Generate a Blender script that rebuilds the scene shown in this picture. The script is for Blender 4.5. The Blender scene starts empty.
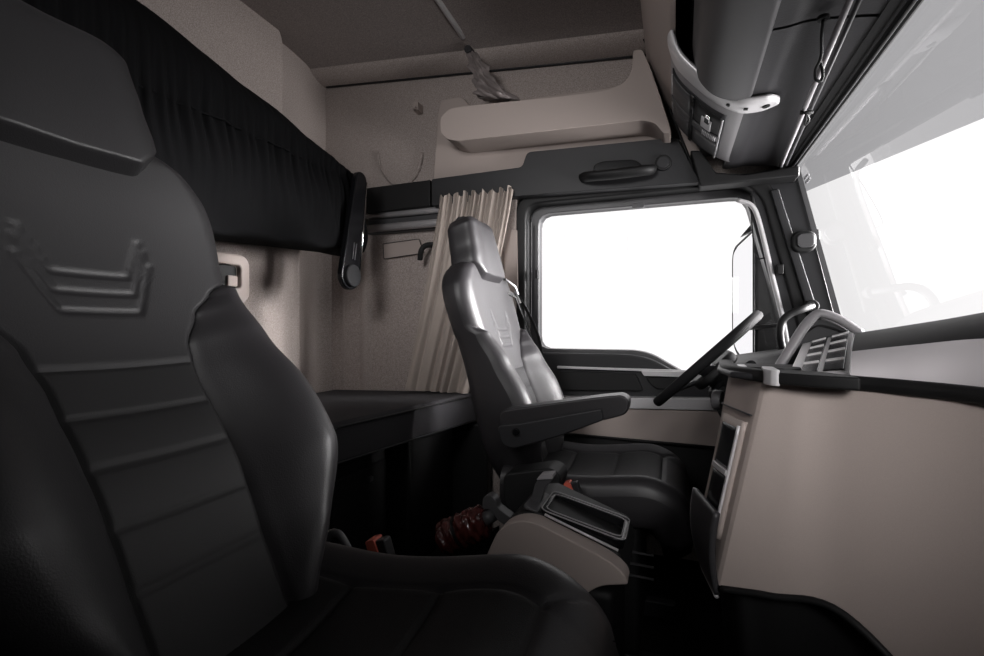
import bpy, bmesh, math, random
from mathutils import Vector, Matrix
random.seed(7)
sc = bpy.context.scene
COL = sc.collection
LOCAL = set()     # things whose parts are given in their own frame
WORLD, KEY_D, KEY_F, KEY_U, KEY_P, EXPO = 1.12, 70, 82, 12, 1.1, 0.0
KEY_R = 5.5
# ---------------------------------------------------------------- camera maths
F = 471.0; TH = math.radians(21.13); S, Cc = math.sin(TH), math.cos(TH); ZC = 1.05
def at(px, py, X=None, Y=None, Z=None):
    """point of a real plane (X, Y or Z constant, metres) met along a direction of view"""
    u = (px-492)/F; v = (328-py)/F
    dx, dy, dz = -S+u*Cc, Cc+u*S, v
    if X is not None: d = X/dx
    elif Y is not None: d = Y/dy
    else: d = (Z-ZC)/dz
    return Vector((d*dx, d*dy, ZC+d*dz))
cam = bpy.data.cameras.new('camera'); cam.sensor_width = 36; cam.lens = F/984*36
cam.clip_start = .01; cam.clip_end = 200
co = bpy.data.objects.new('camera', cam); COL.objects.link(co)
co.location = (0, 0, ZC); co.rotation_euler = (math.pi/2, 0, TH); sc.camera = co

# ---------------------------------------------------------------- materials
def mat(name, col, rough=.6, metal=0, noise=0, nscale=300, bump=0, spec=.5, coat=0, var=0, sheen=0):
    m = bpy.data.materials.new(name); m.use_nodes = True
    nt = m.node_tree; b = nt.nodes['Principled BSDF']
    b.inputs['Base Color'].default_value = (*col, 1)
    b.inputs['Roughness'].default_value = rough
    b.inputs['Metallic'].default_value = metal
    b.inputs['Specular IOR Level'].default_value = spec
    b.inputs['Coat Weight'].default_value = coat
    b.inputs['Sheen Weight'].default_value = sheen
    tc = nt.nodes.new('ShaderNodeTexCoord')
    if noise or bump:
        n = nt.nodes.new('ShaderNodeTexNoise'); n.inputs['Scale'].default_value = nscale
        n.inputs['Detail'].default_value = 3
        nt.links.new(tc.outputs['Object'], n.inputs['Vector'])
        if noise:
            r = nt.nodes.new('ShaderNodeMapRange')
            r.inputs[1].default_value = .3; r.inputs[2].default_value = .7
            r.inputs[3].default_value = 1-noise; r.inputs[4].default_value = 1+noise
            nt.links.new(n.outputs[0], r.inputs[0])
            mx = nt.nodes.new('ShaderNodeVectorMath'); mx.operation = 'SCALE'
            mx.inputs[0].default_value = col
            nt.links.new(r.outputs[0], mx.inputs['Scale'])
            nt.links.new(mx.outputs[0], b.inputs['Base Color'])
        if bump:
            bp = nt.nodes.new('ShaderNodeBump'); bp.inputs['Strength'].default_value = bump
            bp.inputs['Distance'].default_value = .001
            nt.links.new(n.outputs[0], bp.inputs['Height'])
            nt.links.new(bp.outputs[0], b.inputs['Normal'])
    return m
M = {}
M['beige'] = mat('beige_felt', (.37, .325, .305), .95, noise=.30, nscale=230, bump=.6, spec=.12)
M['beige_plastic'] = mat('beige_plastic', (.40, .345, .32), .6, noise=.03, nscale=700, bump=.15, spec=.35)
M['ceil'] = mat('ceiling_felt', (.24, .21, .20), .95, noise=.26, nscale=200, bump=.5, spec=.1)  # wall felt made darker, the ceiling's dimmer light put into its colour
M['curtain'] = mat('curtain_cloth', (.40, .35, .315), .85, noise=.06, nscale=900, spec=.2, sheen=.2)
M['grey_curtain'] = mat('satin_curtain', (.20, .175, .17), .42, noise=.04, nscale=300, spec=.4)
M['leather'] = mat('charcoal_leather', (.024, .0225, .0245), .43, noise=.08, nscale=500, bump=.35, spec=.5)
M['leather_dark'] = mat('charcoal_leather_dark', (.013, .0125, .0135), .5, noise=.08, nscale=500, bump=.35, spec=.35)  # shaded copies of leather and insert for the passenger seat
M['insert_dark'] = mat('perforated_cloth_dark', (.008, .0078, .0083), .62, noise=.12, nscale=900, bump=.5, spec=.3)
M['insert'] = mat('charcoal_perforated_cloth', (.011, .0105, .0115), .55, noise=.12, nscale=900, bump=.5, spec=.4)
M['black'] = mat('black_plastic', (.0075, .0075, .008), .58, bump=.2, nscale=600, spec=.4)
M['gloss'] = mat('gloss_black', (.006, .006, .007), .22, spec=.35)
M['dark'] = mat('dark_grey_plastic', (.018, .018, .020), .5, noise=.06, nscale=600, bump=.25, spec=.45)
M['rim'] = mat('rim_leather', (.010, .010, .011), .75, bump=.3, nscale=700, spec=.25)
M['pod'] = mat('pod_grey', (.30, .29, .30), .4, noise=.04, nscale=400, spec=.5)
M['console'] = mat('console_grey', (.038, .037, .040), .42, noise=.08, nscale=260, bump=.3, spec=.5)
M['mid'] = mat('mid_grey_plastic', (.065, .064, .067), .45, noise=.04, nscale=500, spec=.5)
M['silver'] = mat('satin_silver', (.62, .61, .62), .35, metal=.2, spec=.5)
M['alu'] = mat('aluminium', (.40, .39, .40), .35, metal=.3)
M['chrome'] = mat('chrome', (.8, .8, .8), .12, metal=1)
M['soft'] = mat('dash_soft_touch', (.022, .021, .022), .62, noise=.05, nscale=700, bump=.1, spec=.3)
M['fabric'] = mat('black_cloth', (.005, .005, .0055), .95, noise=.2, nscale=500, bump=.4, spec=.08)
M['mattress'] = mat('mattress_cloth', (.050, .048, .052), .85, noise=.2, nscale=500, bump=.5, spec=.25)
M['red'] = mat('dark_red_shell', (.085, .020, .018), .22, noise=.5, nscale=40, spec=.5, coat=.4)
M['orange'] = mat('orange_button', (.55, .12, .08), .45)
M['carpet'] = mat('black_carpet', (.012, .012, .012), .95, noise=.3, nscale=200, bump=.6, spec=.1)
M['studio'] = mat('studio_grey', (.42, .42, .43), .9)
M['studio_white'] = mat('studio_white', (.85, .85, .85), .9)
M['mirror'] = mat('mirror_glass', (.9, .9, .92), .03, metal=1)
M['dash_trim'] = mat('dash_grey_paint', (.66, .63, .645), .30, spec=.7, coat=.3)  # even pale grey for the lower band of the dash roll
M['bright'] = mat('bright_silver', (.82, .80, .81), .35, spec=.6)
M['print'] = mat('print_grey', (.35, .35, .36), .6)
def glass(name, tint=.97):
    m = bpy.data.materials.new(name); m.use_nodes = True
    nt = m.node_tree; nt.nodes.clear()
    o = nt.nodes.new('ShaderNodeOutputMaterial'); mx = nt.nodes.new('ShaderNodeMixShader')
    t = nt.nodes.new('ShaderNodeBsdfTransparent'); g = nt.nodes.new('ShaderNodeBsdfGlossy')
    t.inputs[0].default_value = (tint, tint, tint, 1); g.inputs['Roughness'].default_value = .01
    fr = nt.nodes.new('ShaderNodeFresnel'); geo = nt.nodes.new('ShaderNodeNewGeometry'); ior = nt.nodes.new('ShaderNodeMapRange')
    ior.inputs[3].default_value = 1.5; ior.inputs[4].default_value = 1/1.5      # same pane from both sides
    nt.links.new(geo.outputs['Backfacing'], ior.inputs[0]); nt.links.new(ior.outputs[0], fr.inputs[0])
    nt.links.new(fr.outputs[0], mx.inputs[0]); nt.links.new(t.outputs[0], mx.inputs[1])
    nt.links.new(g.outputs[0], mx.inputs[2]); nt.links.new(mx.outputs[0], o.inputs[0])
    return m
M['glass'] = glass('window_glass')

# ---------------------------------------------------------------- mesh helpers
def tag(o, label=None, cat=None, group=None, kind=None):
    if label: o['label'] = label
    if cat: o['category'] = cat
    if group: o['group'] = group
    if kind: o['kind'] = kind
    return o
def empty(name, loc=(0, 0, 0), label=None, cat=None, group=None, kind=None):
    o = bpy.data.objects.new(name, None); COL.objects.link(o); o.location = loc
    o.empty_display_size = .05
    return tag(o, label, cat, group, kind)
def obj(name, vf, m, parent=None, smooth=False, bevel=0, seg=2, sub=0, label=None):
    """vf: (verts, faces) or a bmesh, in world coordinates unless the parent is at a location"""
    me = bpy.data.meshes.new(name)
    if isinstance(vf, bmesh.types.BMesh):
        bm = vf
    else:
        bm = bmesh.new(); vs = [bm.verts.new(v) for v in vf[0]]
        for f in vf[1]:
            try: bm.faces.new([vs[i] for i in f])
            except ValueError: pass
    bmesh.ops.recalc_face_normals(bm, faces=bm.faces)
    bm.to_mesh(me); bm.free()
    rt = parent
    while rt is not None and rt.parent is not None: rt = rt.parent
    if rt is not None and rt.type == 'EMPTY' and rt.name not in LOCAL:
        me.transform(Matrix.Translation(-rt.location))
    o = bpy.data.objects.new(name, me); COL.objects.link(o)
    if isinstance(m, str): m = M[m]
    me.materials.append(m)
    if parent is not None: o.parent = parent
    if bevel:
        b = o.modifiers.new('bevel', 'BEVEL'); b.width = bevel; b.segments = seg
        b.limit_method = 'ANGLE'; b.angle_limit = math.radians(35)
    if sub:
        s_ = o.modifiers.new('sub', 'SUBSURF'); s_.levels = sub; s_.render_levels = sub
    if smooth or bevel or sub:
        for p in me.polygons: p.use_smooth = True
        if not sub and bevel:
            o.modifiers.new('wn', 'WEIGHTED_NORMAL').keep_sharp = True
    if label: o['label'] = label
    return o
def box(x0, x1, y0, y1, z0, z1):
    v = [(x, y, z) for x in (x0, x1) for y in (y0, y1) for z in (z0, z1)]
    f = [(0, 1, 3, 2), (4, 6, 7, 5), (0, 4, 5, 1), (2, 3, 7, 6), (0, 2, 6, 4), (1, 5, 7, 3)]
    return v, f
def prism(poly, off):
    """closed polygon of 3D points, extruded by the vector off"""
    n = len(poly); off = Vector(off)
    v = [Vector(p) for p in poly] + [Vector(p)+off for p in poly]
    f = [tuple(range(n)), tuple(range(2*n-1, n-1, -1))] + [(i, (i+1) % n, n+(i+1) % n, n+i) for i in range(n)]
    return v, f
def merge(*vfs):
    V, Fc = [], []
    for v, f in vfs:
        b = len(V); V += list(v); Fc += [tuple(i+b for i in q) for q in f]
    return V, Fc
def grid(nu, nv, fn, closed_u=False):
    v = [fn(i/(nu if closed_u else nu-1), j/(nv-1)) for j in range(nv) for i in range(nu)]
    f = []
    for j in range(nv-1):
        for i in range(nu if closed_u else nu-1):
            a = j*nu+i; b = j*nu+(i+1) % nu
            f.append((a, b, b+nu, a+nu))
    return v, f
def tube(pts, r, n=12, caps=True, r2=None):
    pts = [Vector(p) for p in pts]; V = []; Fc = []
    nrm = None
    for k, p in enumerate(pts):
        t = (pts[min(k+1, len(pts)-1)]-pts[max(k-1, 0)]).normalized()
        if nrm is None:
            nrm = t.orthogonal().normalized()
        nrm = (nrm-t*nrm.dot(t)).normalized(); bi = t.cross(nrm)
        rr = r[k] if isinstance(r, (list, tuple)) else r
        rb = rr if r2 is None else r2
        for i in range(n):
            a = 2*math.pi*i/n
            V.append(p+nrm*math.cos(a)*rr+bi*math.sin(a)*rb)
    for k in range(len(pts)-1):
        for i in range(n):
            Fc.append((k*n+i, k*n+(i+1) % n, (k+1)*n+(i+1) % n, (k+1)*n+i))
    if caps:
        Fc.append(tuple(range(n-1, -1, -1))); Fc.append(tuple(len(V)-n+i for i in range(n)))
    return V, Fc
def smooth_path(pts, n=8):
    """Catmull-Rom through points"""
    pts = [Vector(p) for p in pts]; out = []
    P = [pts[0]*2-pts[1]]+pts+[pts[-1]*2-pts[-2]]
    for k in range(1, len(P)-2):
        for i in range(n):
            t = i/n; a, b, c, d = P[k-1], P[k], P[k+1], P[k+2]
            out.append(.5*((2*b)+(c-a)*t+(2*a-5*b+4*c-d)*t*t+(3*b-a-3*c+d)*t**3))
    out.append(pts[-1]); return out
def interp(tab, x):
    if x <= tab[0][0]: return tab[0][1]
    for (a, p), (b, q) in zip(tab, tab[1:]):
        if x <= b:
            t = (x-a)/(b-a); t = t*t*(3-2*t)*.6+t*.4
            return p+(q-p)*t
    return tab[-1][1]
def disc(c, r, nrm, th, n=28):
    nrm = Vector(nrm).normalized(); c = Vector(c)
    return tube([c-nrm*th/2, c+nrm*th/2], r, n)
def rrect(cx, cy, w, h, r, n=6):
    """rounded rectangle, 2D points"""
    out = []
    for (sx, sy, a0) in ((1, 1, 0), (-1, 1, 90), (-1, -1, 180), (1, -1, 270)):
        for i in range(n+1):
            a = math.radians(a0+90*i/n)
            out.append((cx+sx*(w/2-r)+r*math.cos(a), cy+sy*(h/2-r)+r*math.sin(a)))
    return out
def ring_prism(outer, inner, off):
    """a frame: outer and inner loops (same count, 3D), extruded by off"""
    n = len(outer); off = Vector(off)
    V = [Vector(p) for p in outer]+[Vector(p) for p in inner]
    V += [p+off for p in V]; Fc = []
    for i in range(n):
        j = (i+1) % n
        Fc += [(i, j, n+j, n+i), (2*n+i, 3*n+i, 3*n+j, 2*n+j), (i, 2*n+i, 2*n+j, j), (n+i, n+j, 3*n+j, 3*n+i)]
    return V, Fc
def resample(poly, n):
    """closed 3D polyline -> n evenly spaced points"""
    poly = [Vector(p) for p in poly]; L = [0]
    for i in range(len(poly)): L.append(L[-1]+(poly[(i+1) % len(poly)]-poly[i]).length)
    out = []
    for k in range(n):
        s_ = L[-1]*k/n
        for i in range(len(poly)):
            if s_ <= L[i+1]+1e-9:
                t = (s_-L[i])/max(1e-9, L[i+1]-L[i]); out.append(poly[i].lerp(poly[(i+1) % len(poly)], t)); break
    return out
def round_poly(poly, r, n=5):
    """round the corners of a closed 3D polygon; r one radius or one per corner"""
    poly = [Vector(p) for p in poly]; out = []; N = len(poly)
    for i, p in enumerate(poly):
        ri = r[i] if isinstance(r, (list, tuple)) else r
        a = poly[i-1]-p; b = poly[(i+1) % N]-p
        k = min(ri, a.length*.49, b.length*.49)
        A = p+a.normalized()*k; B = p+b.normalized()*k
        for j in range(n+1):
            t = j/n; out.append(A*(1-t)**2+p*2*t*(1-t)+B*t*t)
    return out
YW = 2.25                      # the driver's side wall
XR = -1.92                     # rear wall

# ================================================================= SHELL
tag(obj('floor', box(XR, 1.3, -.35, YW+.1, -.06, 0), 'carpet'), kind='structure')
# rear wall lower: vertical ribs in felt
def rear_low(u, v):
    y = -.35+u*(YW+.35+.02); z = .0+v*1.75
    ribs = [(-.35, 0), (.4, 0), (.45, .05), (.95, .05), (1.0, 0), (1.38, 0), (1.44, -.02), (1.66, -.02),
            (1.74, .045), (1.99, .02), (2.03, -.035), (2.19, -.035), (2.27, .03)]
    x = XR+.02+interp(ribs, y)
    return (x, y, z)
tag(obj('wall_rear', merge(grid(160, 4, rear_low), box(XR-.08, XR-.03, -.35, YW+.1, 0, 2.62)), 'beige', smooth=True), kind='structure')
# rear upper locker panel: stands proud and ends before the corner
pan = round_poly([(XR, -.35, 1.72), (XR, 1.86, 1.72), (XR, 1.86, 2.545), (XR, 1.70, 2.66), (XR, -.35, 2.66)], [.01, .03, .07, .05, .01], 5)
o = obj('trim_1', prism(pan, (.06, 0, 0)), 'beige', bevel=.012); tag(o, kind='structure')
pan = [(XR-.03, 1.80, 1.70), (XR-.03, YW+.04, 1.70), (XR-.03, YW+.04, 2.62), (XR-.03, 1.80, 2.62)]
tag(obj('trim_2', prism(pan, (.015, 0, 0)), 'beige', bevel=.003), kind='structure')

# driver side wall: rear lower part (with panel steps), upper part above the rail, piece above door
def side_low(u, v):
    x = XR+u*(-.70-XR); z = .0+v*1.80
    st = [(XR, 0), (-1.80, 0), (-1.795, .012), (-1.785, 0), (-1.68, 0.0), (-1.66, .02), (-1.63, .02), (-1.60, 0), (-.7, 0)]
    return (x, YW-interp(st, x), z)
def seamz(x): return 2.49+(x-(-2.0))*(2.335-2.49)/1.5
def side_up(u, v):
    x = XR-.02+u*(.42-XR); z0 = 1.66; z = z0+(seamz(x)-z0)*v
    return (x, YW+.01, z)
wl = merge(grid(120, 3, side_low), grid(24, 6, side_up), box(XR-.05, -.66, YW+.05, YW+.1, 0, 2.62), box(-.70, .40, YW+.08, YW+.12, 1.66, 2.62), box(-.72, .72, YW+.06, YW+.10, 0, .46))
tag(obj('wall_left', wl, 'beige', smooth=True), kind='structure')
# ceiling: flat centre with a cove along the driver's side
def ceil_fn(u, v):
    x = XR-.05+u*(.40-XR)
    prof = [(YW+.03, 0), (YW-.02, .004), (YW-.08, .03), (YW-.15, .055), (YW-.24, .07), (YW-.30, .075), (1.6, .08), (1.2, .085), (.6, .085), (-.35, .06)]
    k = v*(len(prof)-1); i = min(int(k), len(prof)-2); t = k-i
    y = prof[i][0]+(prof[i+1][0]-prof[i][0])*t; dz = prof[i][1]+(prof[i+1][1]-prof[i][1])*t
    return (x, y, seamz(x)+dz)
cv = grid(30, 28, ceil_fn)
cd = ([(x, y, z+.12) for x, y, z in cv[0]], cv[1])
tag(obj('ceiling', merge(cv, cd), 'ceil', smooth=True), kind='structure')
def cove(u, v):
    x = XR-.02+u*(.38-XR); a = v*1.35
    return (x, YW+.006-.13*math.sin(a)**1.2, seamz(x)-.001+.062*(1-math.cos(a))-.004)
tag(obj('trim_11', grid(24, 14, cove), 'beige', smooth=True), kind='structure')
# seam groove along the side wall
tag(obj('trim_3', tube([(x, YW+.0, seamz(x)-.004) for x in (XR, -1.4, -.9, -.4, .0)], .007, 8), 'dark', smooth=True), kind='structure')
# passenger side shell behind the lens (door shut, window closed off to block light)
wr = merge(box(XR-.05, -.62, -.40, -.35, 0, 2.6), box(-.62, .66, -.40, -.35, 0, 2.6))
tag(obj('wall_right', wr, 'dark'), kind='structure')
# front wall under windscreen and above it
tag(obj('wall_front', merge(box(.66, .72, -.40, YW+.1, 0, .97), prism([(.40, -.4, 1.73), (.45, -.4, 1.73), (.40, -.4, 2.5), (.34, -.4, 2.5)], (0, YW+.5, 0))), 'black'), kind='structure')

# A pillar driver's side
pil = round_poly([at(752, 188, Y=2.20), at(795, 166, Y=2.20), at(837, 325, Y=2.20), (.64, 2.2, .9), (.64, 2.2, .0), (.44, 2.2, .0), at(790, 352, Y=2.20)], .012, 3)
t4 = obj('trim_4', prism(pil, (0, .10, 0)), 'dark', bevel=.012); tag(t4, kind='structure')
# raised inner rib along the pillar
rib = [at(770, 190, Y=2.18), at(779, 188, Y=2.18), at(822, 322, Y=2.18), at(812, 326, Y=2.18)]
obj('pillar_rib', prism(rib, (0, .03, 0)), 'dark', t4, bevel=.006)
sp = empty('speaker', at(803, 242, Y=2.185), 'small round-cornered tweeter speaker on the windscreen pillar', 'speaker')
c = at(803, 242, Y=2.185)
def rr3(c, w, h, r, y, n=6): return [(c.x+a, y, c.z+b) for a, b in rrect(0, 0, w, h, r, n)]
obj('housing', prism(rr3(c, .085, .085, .03, 2.165), (0, .035, 0)), 'black', sp, bevel=.01)
obj('speaker_grille', prism(rr3(c+Vector((.004, 0, .002)), .058, .055, .018, 2.158), (0, .01, 0)), 'mid', sp, bevel=.003)
# grab bar on pillar foot
gp = smooth_path([at(783, 352, Y=2.10), at(780, 335, Y=2.08), at(782, 322, Y=2.08), at(790, 314, Y=2.08), at(803, 309, Y=2.09), at(812, 306, Y=2.13)], 6)
gb = empty('grab_bar', gp[0], 'curved black grab bar at foot of the windscreen pillar', 'handle')
obj('bar', tube(gp, .014, 10), 'black', gb, smooth=True)
obj('mount', disc(gp[-1]+Vector((0, .02, 0)), .024, (0, 1, 0), .05), 'black', gb, bevel=.004)

# ================================================================= DOOR
win = [(-.63, YW, 1.617), (.285, YW, 1.614), (.40, YW, 1.15), (.47, YW, .82), (.10, YW, .82), (.0, YW, .875), (-.09, YW, .93), (-.16, YW, .947), (-.63, YW, .947)]
winr = [.06, .05, .1, .03, .08, .12, .1, .08, .06]
win_l = round_poly(win, winr, 6)
door = empty('door_1', (-.1, YW, .5)); tag(door, kind='structure')
# door skin around the window: build as strip mesh from the window loop out to a rectangle
def skin_outer(p):
    c = Vector((-.05, 0, 1.2)); x, z = p.x-c.x, p.z-c.z
    k = min((.63 if x > 0 else .66)/max(1e-6, abs(x)), (.47 if z > 0 else .70)/max(1e-6, abs(z)))
    zz = c.z+z*k
    return Vector((min(c.x+x*k, .43+(1.69-zz)*.20), p.y, zz))
wl_n = resample(win_l, 120)
outer = [skin_outer(p) for p in wl_n]
obj('door_skin', ring_prism([p+Vector((0, .05, 0)) for p in outer], [p+Vector((0, .05, 0)) for p in wl_n], (0, .04, 0)), 'dark', door)
# inner window frame: two stepped rims
def scaled(loop, k, c=(-.09, 0, 1.25)):
    return [Vector((c[0]+(p.x-c[0])*(1+k/.45), p.y, c[2]+(p.z-c[2])*(1+k/.35))) for p in loop]
obj('window_frame', ring_prism([Vector((p.x, YW+.02, p.z)) for p in scaled(wl_n, .035)], [Vector((p.x, YW+.02, p.z)) for p in wl_n], (0, .035, 0)), 'mid', door, bevel=.004)
ow = round_poly([(-.725, YW-.06, 1.695), (.33, YW-.06, 1.69), (.39, YW-.06, 1.60), (.50, YW-.06, 1.10), (.60, YW-.06, .60), (.60, YW-.06, .42), (-.725, YW-.06, .42)], [.09, .1, .06, .1, .1, .02, .02], 8)
iw = [Vector((p.x, p.y, p.z)) for p in round_poly([(-.672, YW-.06, 1.65), (.275, YW-.06, 1.648), (.335, YW-.06, 1.58), (.45, YW-.06, 1.10), (.55, YW-.06, .60), (.55, YW-.06, .46), (-.672, YW-.06, .46)], [.07, .1, .06, .1, .1, .02, .02], 8)]
tag(obj('trim_5', ring_prism(ow, iw, (0, .09, 0)), 'black', bevel=.012), kind='structure')      # rubber door seal
# bright metal channel down the front edge of the door opening
ch = smooth_path([at(738, 200, Y=2.2), at(752, 206, Y=2.2), at(760, 225, Y=2.2), at(772, 275, Y=2.2), at(783, 320, Y=2.2), at(791, 365, Y=2.2)], 6)
obj('guide_channel', tube(ch, .010, 8), 'silver', door, smooth=True)
# fine blind wire with its clip
obj('guide_wire', tube(smooth_path([at(751, 196, Y=2.21), at(752, 225, Y=2.21), at(756, 256, Y=2.21), at(765, 258, Y=2.21), at(774, 259, Y=2.21), at(778, 268, Y=2.21)], 5), .0025, 6), 'black', door, smooth=True)
c = at(779, 270, Y=2.2); obj('wire_clip', box(c.x-.012, c.x+.012, 2.17, 2.21, c.z-.02, c.z+.02), 'black', door, bevel=.004)
# black mirror-side trim between window and channel
# small latch on the top edge, and left edge latch
c = at(638, 205, Y=2.21); obj('clip', prism(rr3(c, .052, .022, .006, 2.215), (0, .02, 0)), 'mid', door, bevel=.002)
c = at(537, 274, Y=2.21); obj('clip', box(c.x-.007, c.x+.006, 2.2, 2.23, c.z-.022, c.z+.02), 'black', door, bevel=.003)
c = at(540, 341, Y=2.21); obj('clip', box(c.x-.01, c.x+.004, 2.2, 2.23, c.z-.012, c.z+.012), 'black', door, bevel=.003)
obj('blind_tape', prism(rr3(Vector((-.655, 0, 1.33)), .008, .48, .003, 2.215), (0, .01, 0)), 'black', door)
# lower lining
DZ = lambda py, px=600: at(px, py, Y=2.2).z
lin = round_poly([(-.66, 2.21, .93), (-.19, 2.21, .93), (-.10, 2.21, .915), (.0, 2.21, .86), (.09, 2.21, .80), (.55, 2.21, .80), (.57, 2.21, .46), (-.66, 2.21, .46)], [.01, .08, .1, .1, .06, .02, .02, .02], 5)
obj('door_lining', prism(lin, (0, .08, 0)), 'dark', door, bevel=.01)
obj('chrome_line', prism([at(557, 366, Y=2.19), at(690, 370.5, Y=2.19), at(690, 373, Y=2.19), at(557, 368.5, Y=2.19)], (0, .02, 0)), 'silver', door, bevel=.002)
obj('storage_panel', prism(round_poly([at(559, 371, Y=2.185), at(636, 374, Y=2.185), at(643, 391, Y=2.185), at(559, 390, Y=2.185)], .012, 3), (0, .03, 0)), 'black', door, bevel=.005)
dh = obj('door_handle', prism(round_poly([at(641, 371, Y=2.17), at(688, 372, Y=2.17), at(684, 377, Y=2.17), at(644, 376, Y=2.17)], .006, 3), (0, .02, 0)), 'silver', door, bevel=.003)
obj('handle_recess', prism(round_poly([at(645, 377, Y=2.19), at(683, 378, Y=2.19), at(672, 389, Y=2.19), at(655, 389, Y=2.19)], .02, 4), (0, .012, 0)), 'black', door, bevel=.003)
obj('silver_strip', prism(round_poly([at(556, 397, Y=2.15), at(730, 399, Y=2.15), at(730, 411, Y=2.15), at(556, 407, Y=2.15)], .004, 2), (0, .06, 0)), 'silver', door, bevel=.005)
mp = round_poly([at(552, 407, Y=2.16), at(740, 412, Y=2.16), at(740, 449, Y=2.16), at(552, 432, Y=2.16)], .006, 2)
obj('map_pocket', prism(mp, (0, .05, 0)), 'beige_plastic', door, bevel=.006)
obj('pocket_seam', tube([at(556, 433, Y=2.155), at(740, 450, Y=2.155)], .006, 8), 'black', door, smooth=True)
obj('lower_panel', prism([at(552, 434, Y=2.17), at(740, 451, Y=2.17), at(740, 520, Y=2.17), at(552, 520, Y=2.17)], (0, .05, 0)), 'black', door, bevel=.004)
w1 = obj('window_1', ([(p.x, YW+.04, p.z) for p in scaled(wl_n, .01)], [tuple(range(120))]), 'glass'); tag(w1, kind='structure')
# beige pillar trim between curtain and door, with an upright cover plate
bp = [at(496, 192, Y=2.17), at(530, 190, Y=2.17), at(529, 400, Y=2.17), at(478, 420, Y=2.17)]
bp = [(-.90, 2.19, 1.70), (-.715, 2.19, 1.70), (-.715, 2.19, .70), (-.90, 2.19, .70)]
b6 = obj('trim_6', prism(bp, (0, .08, 0)), 'beige', bevel=.01); tag(b6, kind='structure')
cpl = round_poly([at(503, 230, Y=2.185), at(517, 230, Y=2.185), at(518, 290, Y=2.185), at(505, 290, Y=2.185)], .004, 2)
obj('cover_plate', prism(cpl, (0, .015, 0)), 'beige_plastic', b6, bevel=.002)

# ================================================================= SIDE WALL FITTINGS
# black band along the side
band = [at(366, 188, Y=2.17), at(430, 179.5, Y=2.17), at(430, 206, Y=2.17), at(366, 213, Y=2.17)]
t7 = obj('trim_7', prism(band, (0, .10, 0)), 'black', bevel=.006); tag(t7, kind='structure')
band2 = round_poly([at(431.5, 179, Y=2.14), at(522, 167, Y=2.14), at(527, 152, Y=2.14), at(677, 137, Y=2.14), at(700, 182, Y=2.14), at(520, 196, Y=2.14), at(431.5, 206, Y=2.14)], [.01, .02, .02, .01, .01, .01, .01], 4)
t8 = obj('trim_8', prism(band2, (0, .12, 0)), 'dark', bevel=.010); tag(t8, kind='structure')
gh = empty('grab_rail', at(616, 172, Y=2.13), 'black grab handle above the driver side window', 'handle')
rc = round_poly([at(593, 165, Y=2.135), at(602, 161, Y=2.135), at(634, 159, Y=2.135), at(642, 164, Y=2.135), at(642, 172, Y=2.135), at(594, 176, Y=2.135)], .02, 4)
obj('handle_recess', prism(rc, (0, .02, 0)), 'gloss', gh, bevel=.004)
hp = [at(583, 178, Y=2.13), at(586, 177, Y=2.10), at(594, 176, Y=2.08), at(616, 174, Y=2.07), at(640, 171, Y=2.08), at(650, 170, Y=2.10), at(652, 170, Y=2.13)]
obj('grip', tube(smooth_path(hp, 6), .018, 12, r2=.024), 'black', gh, smooth=True)
lz = empty('air_vent', at(663, 163, Y=2.135), 'small round black speaker beside the grab handle', 'speaker'); lz.name = 'round_speaker'
c = at(663, 163, Y=2.135)
obj('rim', disc(c, .033, (0, 1, 0), .018), 'black', lz, bevel=.003)
obj('speaker_grille', disc(c+Vector((0, -.008, 0)), .025, (0, 1, 0), .010), 'dark', lz, bevel=.002)
# double silver rail
rl = empty('curtain_rail', (-1.3, 2.2, 1.62), 'double satin silver rail along the wall under the black band', 'rail')
p0, p1 = at(364, 217, Y=2.19), at(452, 208, Y=2.19); obj('rail_tube', tube([(-1.6, 2.2, p0.z), (-.8, 2.2, p0.z)], .017, 14), 'alu', rl, smooth=True)
p0 = at(364, 229, Y=2.18); obj('rail_tube', tube([(-1.6, 2.19, p0.z), (-.8, 2.19, p0.z)], .021, 14), 'alu', rl, smooth=True)
obj('back_plate', box(-1.6, -.8, 2.21, 2.25, 1.575, 1.70), 'mid', rl, bevel=.003)
# rectangular cover plate and hook strap under rail
cp = round_poly([at(383, 244, Y=2.235), at(419, 239, Y=2.235), at(424, 253, Y=2.235), at(384, 259, Y=2.235)], .006, 3)
cv_ = obj('cover_plate', prism(cp, (0, .03, 0)), 'beige_plastic', bevel=.002); obj('cover_seam', tube([p+Vector((0, -.001, 0)) for p in cp]+[cp[0]], .0022, 6), 'dark', cv_); tag(cv_, 'flat beige rectangular cover plate on the side wall below the silver rail', 'cover')
hk = empty('coat_hook', at(422, 252, Y=2.22), 'black curved coat hook beside the beige cover plate', 'hook')
obj('hook', tube(smooth_path([at(443, 246, Y=2.22), at(432, 245, Y=2.2), at(425, 246, Y=2.17), at(421, 251, Y=2.16), at(420, 260, Y=2.17)], 6), .012, 10, r2=.017), 'black', hk, smooth=True)
# little clip on upper wall
ck = empty('wall_clip', at(420, 109, Y=2.25), 'small beige clip high on the upholstered side wall', 'clip')
c = at(420, 109, Y=2.25); obj('clip_body', merge(box(c.x-.016, c.x+.016, 2.20, 2.26, c.z-.028, c.z+.018), box(c.x-.009, c.x+.009, 2.185, 2.20, c.z-.028, c.z-.010)), 'beige_plastic', ck, bevel=.005)
# moulded oval relief in the upper wall
ov = [at(400+22*math.cos(a), 150-36*math.sin(a)*1.0, Y=2.25) for a in [math.pi*(1.02+.96*k/24) for k in range(25)]]
tag(obj('trim_9', tube(ov, .004, 8, r2=.009), 'beige', smooth=True), kind='structure')

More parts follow.
